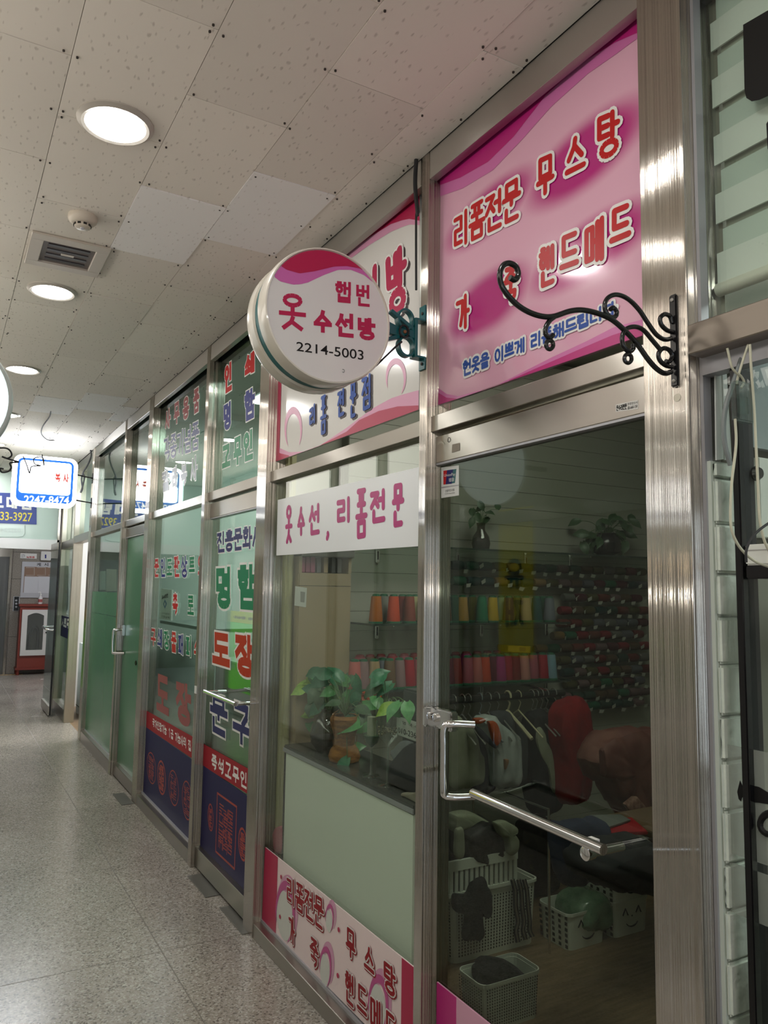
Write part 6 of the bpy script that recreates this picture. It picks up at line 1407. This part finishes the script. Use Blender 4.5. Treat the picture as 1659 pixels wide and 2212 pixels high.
# bright room behind the doorway
struct(MB().box(2.3, 2.38, 8.2, 10.4, 0, 2.84).build('wall_bright_back', mat('bright_white_wall', (.75, .74, .72), .7), rel=False))
struct(MB().box(.1, 2.3, 10.40, 10.43, 0, 2.84).build('wall_bright_far', MAT['bright_white_wall'], rel=False)); struct(MB().box(.1, 2.3, 8.16, 8.19, 0, 2.84).build('wall_bright_near', MAT['bright_white_wall'], rel=False))
struct(MB().box(.08, 2.3, 8.2, 10.4, 2.84, 2.88).build('ceiling_bright', MAT['bright_white_wall'], rel=False))
br_ = tag(empty('ceiling_lamp', (1.1, 9.2, 2.8)), 'bright ceiling lamp in the white room past the corner post', 'ceiling light')
MB().box(.5, 1.8, 8.5, 10., 2.80, 2.84).build('housing', WHITE, br_); MB().box(.55, 1.75, 8.55, 9.95, 2.796, 2.80).build('diffuser', mat('bright_lamp', (1, 1, 1), .5, emit=12.), br_)
wq = onz((164, 1535)); wh = tag(empty('white_cabinet', (.4, 9.5, 0)), 'white low cabinet glowing in the bright far doorway', 'cabinet')
MB().box(.22, .62, 9.35, 9.9, 0, ony((172, 1395), 9.35).z).build('body', mat('cabinet_bright', (.8, .82, .82), .5), wh, bevel=.004); MB().box(.2198, .62, 9.349, 9.9, .09, .10).build('plinth_line', DARKGAP, wh)
tag(MB().box(.28, .58, 9.4, 9.6, ony((172, 1395), 9.35).z+.001, ony((172, 1322), 9.4).z).build('monitor', BLACK, bevel=.004), 'black machine standing on the white cabinet in the far doorway', 'machine')
# open glass door leaf
D4 = struct(empty('door_4', (-.09, 10.0, 0)))
gd = glass('grey_leaf_glass', (.62, .70, .68), f0=.08)
MB().box(-.096, -.086, 9.70, 10.39, .10, 1.93).build('pane', gd, D4); MB().box(-.11, -.075, 9.68, 10.40, .02, .12).build('bottom_rail', STEEL_DARK, D4); MB().box(-.11, -.075, 9.68, 10.40, 1.92, 2.0).build('top_rail', STEEL_H, D4)
MB().box(-.10, -.08, 9.672, 9.684, .02, 2.0).build('black_edge', BLACK, D4)
hz = ony((105, 1358), 9.9).z
MB().tube(bez([(-.09, 9.78, hz-.01), (-.16, 9.79, hz), (-.17, 9.83, hz), (-.17, 10.12, hz+.01), (-.16, 10.16, hz+.01), (-.09, 10.17, hz+.01)]), .012, 10).build('pull_handle', CHROME, D4, smooth=True)
# fascia over the cross passage
D5 = struct(empty('trim_17', (-.9, 10.35, 2)))
YFa = 10.30
MB().box(-1.9, -.02, YFa, YFa+.10, ony((60, 1186), YFa).z, ony((60, 1164), YFa).z).build('beam', mat('pale_aluminium', (.60, .58, .58), .38, .35), D5)
MB().box(-1.9, -.02, YFa+.02, YFa+.03, ony((60, 1164), YFa).z, 2.87).build('fascia_pane', mat('green_white_fascia', (.55, .65, .61), .2), D5)
MB().box(-.045, -.02, YFa, YFa+.1, 1.95, 2.87).build('fascia_post', STEEL_V, D5)
s9 = tag(empty('shop_sign', (-.6, YFa, 2.2)), 'blue sign with white and yellow lettering on the far glass fascia', 'sign')
PB = ('y', YFa+.012)
plate([(-60, 1062), (79, 1067), (79, 1133), (-60, 1128)], PB, .006, mat('sign_blue', (.025, .05, .27), .4), 'panel', s9)
letter([('보', [(-22, 1070), (8, 1071), (8, 1098), (-22, 1097)]), ('대', [(13, 1071), (38, 1072), (38, 1099), (13, 1098)]), ('림', [(43, 1073), (70, 1074), (70, 1102), (43, 1100)])], PB, .028, [(0, WHITE, .0008, (0, 0), 'lettering')], s9, rnd=False)
ftext('02-2233-3927', [(-51, 1103), (70, 1108), (69, 1127), (-51, 1121)], PB, YELLOWI, s9, lift=.0008, bold=.012)
ftext('02)2247-9', [(-20, 1140), (45, 1142), (45, 1152), (-20, 1150)], ('y', YFa+.018), mat('pale_grey_ink', (.50, .57, .55), .4), s9, lift=.0008, mirror=True)
c_ = [ony(p, YFa+.018) for p in ((-60, 1160), (40, 1160), (50, 1158), (54, 1152), (54, 1134))]
MB().tube(c_, .005, 6).build('border_line', MAT['pale_grey_ink'], s9)
# ---- lit box sign across the corridor
LITB = mat('lit_sign_face', (1, 1, 1), .4, emit=14., emit_col=(.93, .97, 1)); LITE = mat('lit_sign_edge', (.95, .97, 1), .4, emit=11., emit_col=(.9, .95, 1))
YL = 7.90
s10 = tag(empty('lit_box_sign', (-.45, 7.95, 2.25)), 'glowing white box sign with a blue rounded border hanging over the corridor', 'sign')
x0, x1, z0, z1 = -.745, -.180, 2.245, 2.722
def rrect(x0, x1, z0, z1, r, y, n=6):
    o = []
    for q, (cx, cz) in enumerate(((x1-r, z1-r), (x0+r, z1-r), (x0+r, z0+r), (x1-r, z0+r))):
        for i in range(n+1):
            a = math.radians(90*q + 90*i/n); o.append(Vector((cx+r*math.cos(a), y, cz+r*math.sin(a))))
    return o
MB().prism(rrect(x0, x1, z0, z1, .075, YL), (0, .12, 0)).build('box', LITE, s10)
MB().prism(rrect(x0+.035, x1-.035, z0+.035, z1-.03, .05, YL-.002), (0, .0015, 0)).build('blue_border', mat('lit_blue', (.02, .12, .6), .4, emit=.7, emit_col=(.02, .22, .85)), s10)
MB().prism(rrect(x0+.058, x1-.058, z0+.115, z1-.052, .03, YL-.004), (0, .0015, 0)).build('lit_face', LITB, s10)
ftext('2247-8474', [(52, 1070), (150, 1073), (148, 1090), (52, 1087)], ('y', YL-.004), mat('lit_white_ink', (1, 1, 1), .4, emit=1.2), s10, lift=.001, bold=.02)
letter([('복', [(118, 1022), (132, 1022), (132, 1042), (118, 1041)]), ('사', [(136, 1022), (150, 1023), (150, 1043), (136, 1042)])], ('y', YL-.004), .012, [(0, mat('lit_red_ink', (.8, .1, .08), .4, emit=.5), .001, (0, 0), 'lettering')], s10)
# back side print so the sign reads from its other face too
MB().prism(rrect(x0+.058, x1-.058, z0+.115, z1-.052, .03, YL+.1205), (0, .0015, 0)).build('lit_face', LITB, s10)
for z in (2.33, 2.58): MB().tube([(x1-.01, 7.96, z), (-.0, 8.14, z)], .007, 8).build('sign_arm', BLACK, s10)
for z in (2.33, 2.58): MB().box(-.006, -.0005, 8.11, 8.17, z-.05, z+.05).build('arm_plate', BLACK, s10)
# scrap wires on the sign and by the post
def wires(pts, Y, r, label, nm='loose_wire', parent=None):
    o = MB().tube(bez([ony(p, Y) for p in pts], 6), r, 7).build(nm, RUBBER, parent, smooth=True)
    if parent is None: tag(o, label, 'cable')
wires([(196, 972), (197, 985), (190, 1003), (180, 1020), (176, 1035), (178, 1055), (174, 1064), (179, 1048), (182, 1030), (178, 1022)], 8.075, .008, 'tangled black cable bundle hanging beside the corner post', 'cable_bundle')
wires([(50, 985), (58, 1005), (64, 1022), (68, 1008), (88, 1006), (75, 1002), (74, 990), (92, 988), (95, 1006), (91, 982)], 7.885, .0055, '', 'loose_wire', s10)
# ---- lit round sign at the left edge
s11 = tag(empty('lit_round_sign', (-1.31, 3.5, 2.02)), 'pale glowing round sign cut off by the left photo edge', 'sign')
cen = Vector((-1.318, 3.48, ony((0, 868), 3.48).z)); Rr = .272
MB().lathe([(Rr*.93, -.004), (Rr*.97, 0), (Rr, .012), (Rr, .06), (Rr*.97, .066), (Rr, .072), (Rr, .12), (Rr*.97, .132)], cen, (0, 1, 0), 56, cap=False).build('shell', SHELL if False else mat('pale_shell', (.55, .60, .58), .3), s11, smooth=True)
MB().lathe([(Rr*.935, -.003), (Rr*.935, .0)], cen, (0, 1, 0), 56).build('lit_face', mat('lit_round_face', (.8, .9, .9), .4, emit=.62, emit_col=(.84, .97, 1)), s11)
MB().lathe([(Rr*.935, .13), (Rr*.935, .133)], cen, (0, 1, 0), 56).build('lit_face', MAT['lit_round_face'], s11)
MB().tube([(cen.x-Rr, 3.54, cen.z), (-1.79, 3.54, cen.z)], .015, 8).build('sign_arm', BLACK, s11)
rod_l = [(0, 968), (14, 968), (24, 975), (26, 985), (18, 991), (4, 990), (0, 985)]
wires([(-10, 968), (12, 968), (22, 974), (25, 984), (16, 990), (4, 986), (20, 992), (40, 998), (22, 1000), (24, 1010), (18, 1018), (4, 1020), (0, 1012), (8, 1013)], 3.60, .0036, '', 'wire_scroll', s11)
# ---- lobby end wall with granite tiles
YE = 14.6
GR = noise_mat('grey_granite', (.20, .175, .15), (.36, .32, .28), 70, .35, detail=6, lo=.3, hi=.7)
ew = struct(MB().box(-3.5, 3.2, YE+.012, YE+.12, 0, 2.95).build('wall_end', DARKGAP, rel=False))
xs = [-1.35, -.72, -.225, .45, 1.07]; zs_ = [0, .62, 1.10, 1.60, 2.06, 2.5, 2.94]
for i in range(len(xs)-1):
    for j in range(len(zs_)-1):
        if i == 0: continue
        MB().box(xs[i]+.003, xs[i+1]-.003, YE, YE+.015, zs_[j]+.003, zs_[j+1]-.003).build('granite_tile', GR, ew)
struct(MB().box(1.6, 1.7, 10.45, 14.7, 0, 2.89).build('wall_lobby', PLASTER, rel=False))
EL_ = struct(empty('door_elevator', (-.6, 14.55, 0)))
xe = ony((20, 1300), YE-.02).x
MB().box(xe-.035, xe, YE-.05, YE, 0, 2.16).build('frame', STEEL_V, EL_); MB().box(-1.6, xe-.035, YE-.03, YE, 1.97, 2.16).build('frame', STEEL_H, EL_)
MB().box(-1.6, xe-.04, YE-.015, YE-.005, 0, 1.97).build('leaf', steel('elevator_leaf', (.36, .36, .36), .35, 2), EL_)
def ep(x, y, d=0.): return ony((x, y), YE-d)
# bulletin board
bb = tag(empty('bulletin_board', ep(80, 1292)), 'silver framed bulletin board with two white notices on the far granite wall', 'notice board')
def ebox(x0, y0, x1, y1, d0, d1, m, nm, par, bevel=0.):
    a, b = ep(x0, y0), ep(x1, y1); return MB().box(a.x, b.x, YE-d1, YE-d0, b.z, a.z).build(nm, m, par, bevel=bevel)
SIL = mat('silver_board_frame', (.50, .50, .54), .4, .3)
ebox(48, 1213, 150, 1292, .0005, .02, SIL, 'frame', bb, .003); ebox(53, 1224, 145, 1281, .02, .0225, mat('board_brown', (.26, .16, .11), .6), 'pinboard', bb)
for i in range(3): ebox(53+i*29.5, 1245, 53+i*29.5+28, 1281, .0225, .025, mat('notice_white', (.60, .60, .64), .7), 'notice_paper', bb)
for i in range(4):
    MB().tube([ep(56+i*24, 1226, .024), ep(80+i*24-6, 1226, .024), ep(80+i*24-6, 1243, .024), ep(56+i*24, 1243, .024)], .006, 4).build('lattice_print', mat('lattice_pale', (.52, .46, .42), .6), bb)
ftext('게  시', [(79, 1216), (104, 1216), (104, 1223), (79, 1223)], ('y', YE-.0205), BLACKI, bb, lift=.001, bold=.02)
# signs above it
p1 = tag(empty('wall_plate', ep(60, 1207)), 'small white plate with red lettering above the bulletin board', 'sign')
ebox(44, 1195, 79, 1207, .0005, .012, WHITE, 'panel', p1); ftext('녹화중', [(57, 1201.5), (75, 1201.5), (75, 1206), (57, 1206)], ('y', YE-.012), RED, p1, lift=.001, bold=.03); ftext('CCTV', [(46, 1198), (54, 1198), (54, 1204), (46, 1204)], ('y', YE-.012), NAVY, p1, lift=.001)
p2 = tag(empty('floor_number_sign', ep(98, 1211)), 'white projecting floor number sign with a blue numeral one', 'sign')
ebox(88, 1191, 109, 1211, .0005, .06, WHITE, 'panel', p2, .008); ftext('1', [(97.0, 1198), (100, 1198), (100, 1206), (97.0, 1206)], ('y', YE-.06), ROYAL, p2, lift=.001, bold=.03)
ic = tag(empty('call_panel', ep(35, 1320)), 'dark lift call panel with round buttons beside the lift door', 'panel')
ebox(29, 1288, 41, 1320, .0005, .018, ALU, 'frame', ic); ebox(31, 1289, 39, 1319, .018, .022, BLACK, 'plate', ic)
for y in (1297, 1304, 1311): 
    q = ep(35, y, .022); MB().lathe([(.018, 0), (.016, .006)], q, (0, -1, 0), 12).build('button', ALU, ic)
# red cabinet with white glass doors
RC = mat('red_brown_cabinet', (.20, .030, .018), .4); WD = mat('white_cabinet_door', (.66, .64, .62), .4)
YC = 14.30
def cp_(x, y): return ony((x, y), YC)
a = cp_(44, 1310); b = cp_(110, 1441); xr = a.x + .95
rc = tag(empty('display_cabinet', (a.x+.45, 14.4, 0)), 'red brown cabinet with white arched glass doors against the granite wall', 'cabinet')
MB().box(a.x, a.x+.03, YC, YE-.01, .10, a.z).build('side_panel', RC, rc); MB().box(xr-.03, xr, YC, YE-.01, .10, a.z).build('side_panel', RC, rc)
MB().box(a.x-.02, xr+.02, YC-.02, YE-.01, a.z, a.z+.04).build('top', RC, rc, bevel=.004); MB().box(a.x-.02, xr+.02, YC-.015, YE-.01, .085, .12).build('base_board', RC, rc)
zd0, zd1 = cp_(60, 1416).z, cp_(60, 1317).z
MB().box(a.x+.03, xr-.03, YC+.01, YC+.03, .12, zd0).build('drawer_front', RC, rc); MB().box(a.x+.03, xr-.03, YE-.04, YE-.02, .12, a.z).build('back', mat('cabinet_inside', (.10, .09, .08), .7), rc)
MB().box(a.x+.03, xr-.03, YC+.01, YC+.025, zd1-.03, a.z).build('upper_rail', RC, rc)
for k in range(2):
    xa = a.x+.035 + k*.44; xb = xa+.425
    f = MB()
    for bx_ in ((xa, xa+.085, zd0, zd1), (xb-.085, xb, zd0, zd1), (xa+.085, xb-.085, zd0, zd0+.09)): f.box(bx_[0], bx_[1], YC-.02, YC+.008, bx_[2], bx_[3])
    top_ = [Vector((xa+.085+(xb-xa-.17)*i/10, YC-.02, zd1-.10+.045*math.sin(math.pi*i/10))) for i in range(11)]
    f.prism([Vector((xa+.085, YC-.02, zd1))]+top_+[Vector((xb-.085, YC-.02, zd1))], (0, .028, 0))
    f.build('door', WD, rc); d_ = [o for o in rc.children if o.name.startswith('door')][-1]
    MB().box(xa+.085, xb-.085, YC-.004, YC, zd0+.09, zd1-.05).build('glass_pane', GLASS_SMALL, d_)
    xk = xb-.04 if k == 0 else xa+.04; MB().lathe([(.006, 0), (.014, .008), (.012, .018), (.004, .022)], (xk, YC-.02, zd0+.38), (0, -1, 0), 12).build('knob', BLACK, d_, smooth=True)
for x in (a.x+.02, xr-.02): MB().lathe([(.025, 0), (.03, .04), (.02, .09)], (x, YC+.03, 0), n=10).build('foot', RC, rc); MB().lathe([(.025, 0), (.03, .04), (.02, .09)], (x, YE-.06, 0), n=10).build('foot', RC, rc)
x_ = a.x+.14
tag(MB().tube(bez([Vector((x_+.04, YC+.12, zd0+.02)), Vector((x_+.03, YC+.12, zd0+.25)), Vector((x_+.08, YC+.13, zd0+.45)), Vector((x_+.16, YC+.12, zd0+.42)), Vector((x_+.17, YC+.12, zd0+.1))]), .025, 8).build('fire_hose', BLACKM, smooth=True), 'coiled black hose inside the red brown cabinet', 'hose')
tag(MB().lathe([(.05, 0), (.05, .12), (.03, .15), (.02, .19)], (x_+.26, YC+.15, .125), n=14).build('spray_can', mat('yellow_can', (.35, .33, .04), .4), smooth=True), 'yellow green can inside the red brown cabinet', 'can')
bt_ = cp_(88, 1309)
bo = tag(empty('pump_bottle', (bt_.x, 14.42, a.z+.04)), 'white pump bottle standing on the red brown cabinet', 'bottle')
MB().lathe([(.032, .0), (.034, .01), (.034, .11), (.014, .135), (.014, .15)], (bt_.x, 14.42, a.z+.0405), n=16).build('body', mat('bottle_white', (.7, .68, .68), .4), bo, smooth=True); MB().lathe([(.016, .15), (.016, .17), (.006, .172), (.006, .20)], (bt_.x, 14.42, a.z+.0405), n=12).build('pump', WHITE, bo, smooth=True)
MB().tube([(bt_.x, 14.42, a.z+.24), (bt_.x-.04, 14.42, a.z+.235)], .006, 6).build('spout', WHITE, bo); MB().lathe([(.0345, .03), (.0345, .08)], (bt_.x, 14.42, a.z+.0405), n=16, cap=False).build('paper_label', mat('bottle_label', (.45, .12, .12), .5), bo)
# hazard tape on the floor
ht = tag(empty('floor_tape', onz((20, 1456))), 'yellow hazard tape along the floor before the lift door', 'tape')
t0 = onz((-30, 1459)); t1 = onz((46, 1453))
MB().box(t0.x, t1.x, 14.40, 14.47, .0, .0015).build('tape', mat('hazard_yellow', (.55, .33, .03), .5), ht)
n_ = 9
for i in range(n_):
    xx = t0.x + (t1.x-t0.x)*i/n_; MB().prism([(xx, 14.402, .0016), (xx+.03, 14.402, .0016), (xx+.06, 14.468, .0016), (xx+.03, 14.468, .0016)], (0, 0, .0004)).build('dark_stripe', mat('hazard_dark', (.16, .09, .02), .6), ht)
# lobby ceiling lamps, out of sight above the fascia
for i, (x, y) in enumerate(((-.6, 12.2), (.7, 12.6))):
    lb_ = tag(empty('ceiling_lamp', (x, y, 2.88)), ['ceiling lamp of the far lobby, nearer the lift', 'ceiling lamp of the far lobby, above the cabinet side'][i], 'ceiling light')
    MB().box(x-.3, x+.3, y-.3, y+.3, 2.86, 2.888).build('housing', WHITE, lb_); MB().box(x-.28, x+.28, y-.28, y+.28, 2.856, 2.86).build('diffuser', mat('lobby_lamp', (1, 1, 1), .5, emit=24., emit_col=(.95, .97, 1)), lb_)
# ---- signs on the shops across the corridor, seen only as reflections in the glass
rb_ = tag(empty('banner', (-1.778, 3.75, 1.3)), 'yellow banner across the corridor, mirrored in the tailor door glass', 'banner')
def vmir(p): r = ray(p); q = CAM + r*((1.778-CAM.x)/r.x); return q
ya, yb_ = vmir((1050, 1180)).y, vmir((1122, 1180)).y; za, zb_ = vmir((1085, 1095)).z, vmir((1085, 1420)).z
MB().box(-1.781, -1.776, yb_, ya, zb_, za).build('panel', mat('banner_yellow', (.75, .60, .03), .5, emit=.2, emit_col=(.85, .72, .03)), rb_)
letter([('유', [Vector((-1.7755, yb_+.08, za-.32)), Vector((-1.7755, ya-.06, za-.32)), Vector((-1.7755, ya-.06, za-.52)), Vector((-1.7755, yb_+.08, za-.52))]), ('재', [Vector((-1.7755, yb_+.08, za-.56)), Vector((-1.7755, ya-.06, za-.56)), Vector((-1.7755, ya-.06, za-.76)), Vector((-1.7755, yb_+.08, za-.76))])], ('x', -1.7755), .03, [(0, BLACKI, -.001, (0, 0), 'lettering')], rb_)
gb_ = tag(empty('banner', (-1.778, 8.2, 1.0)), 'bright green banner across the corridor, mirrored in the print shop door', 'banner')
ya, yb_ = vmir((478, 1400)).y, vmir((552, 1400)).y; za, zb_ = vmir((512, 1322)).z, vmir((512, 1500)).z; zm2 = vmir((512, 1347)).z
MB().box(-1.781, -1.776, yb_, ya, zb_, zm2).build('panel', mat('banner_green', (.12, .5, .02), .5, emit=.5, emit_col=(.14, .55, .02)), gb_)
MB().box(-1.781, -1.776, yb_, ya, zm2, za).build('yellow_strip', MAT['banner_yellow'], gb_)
letter([('부동산 답십리', [Vector((-1.7755, yb_+.1, za-.06)), Vector((-1.7755, ya-.1, za-.06)), Vector((-1.7755, ya-.1, zm2+.05)), Vector((-1.7755, yb_+.1, zm2+.05))])], ('x', -1.7755), .022, [(0, DKRED, -.001, (0, 0), 'lettering')], gb_)
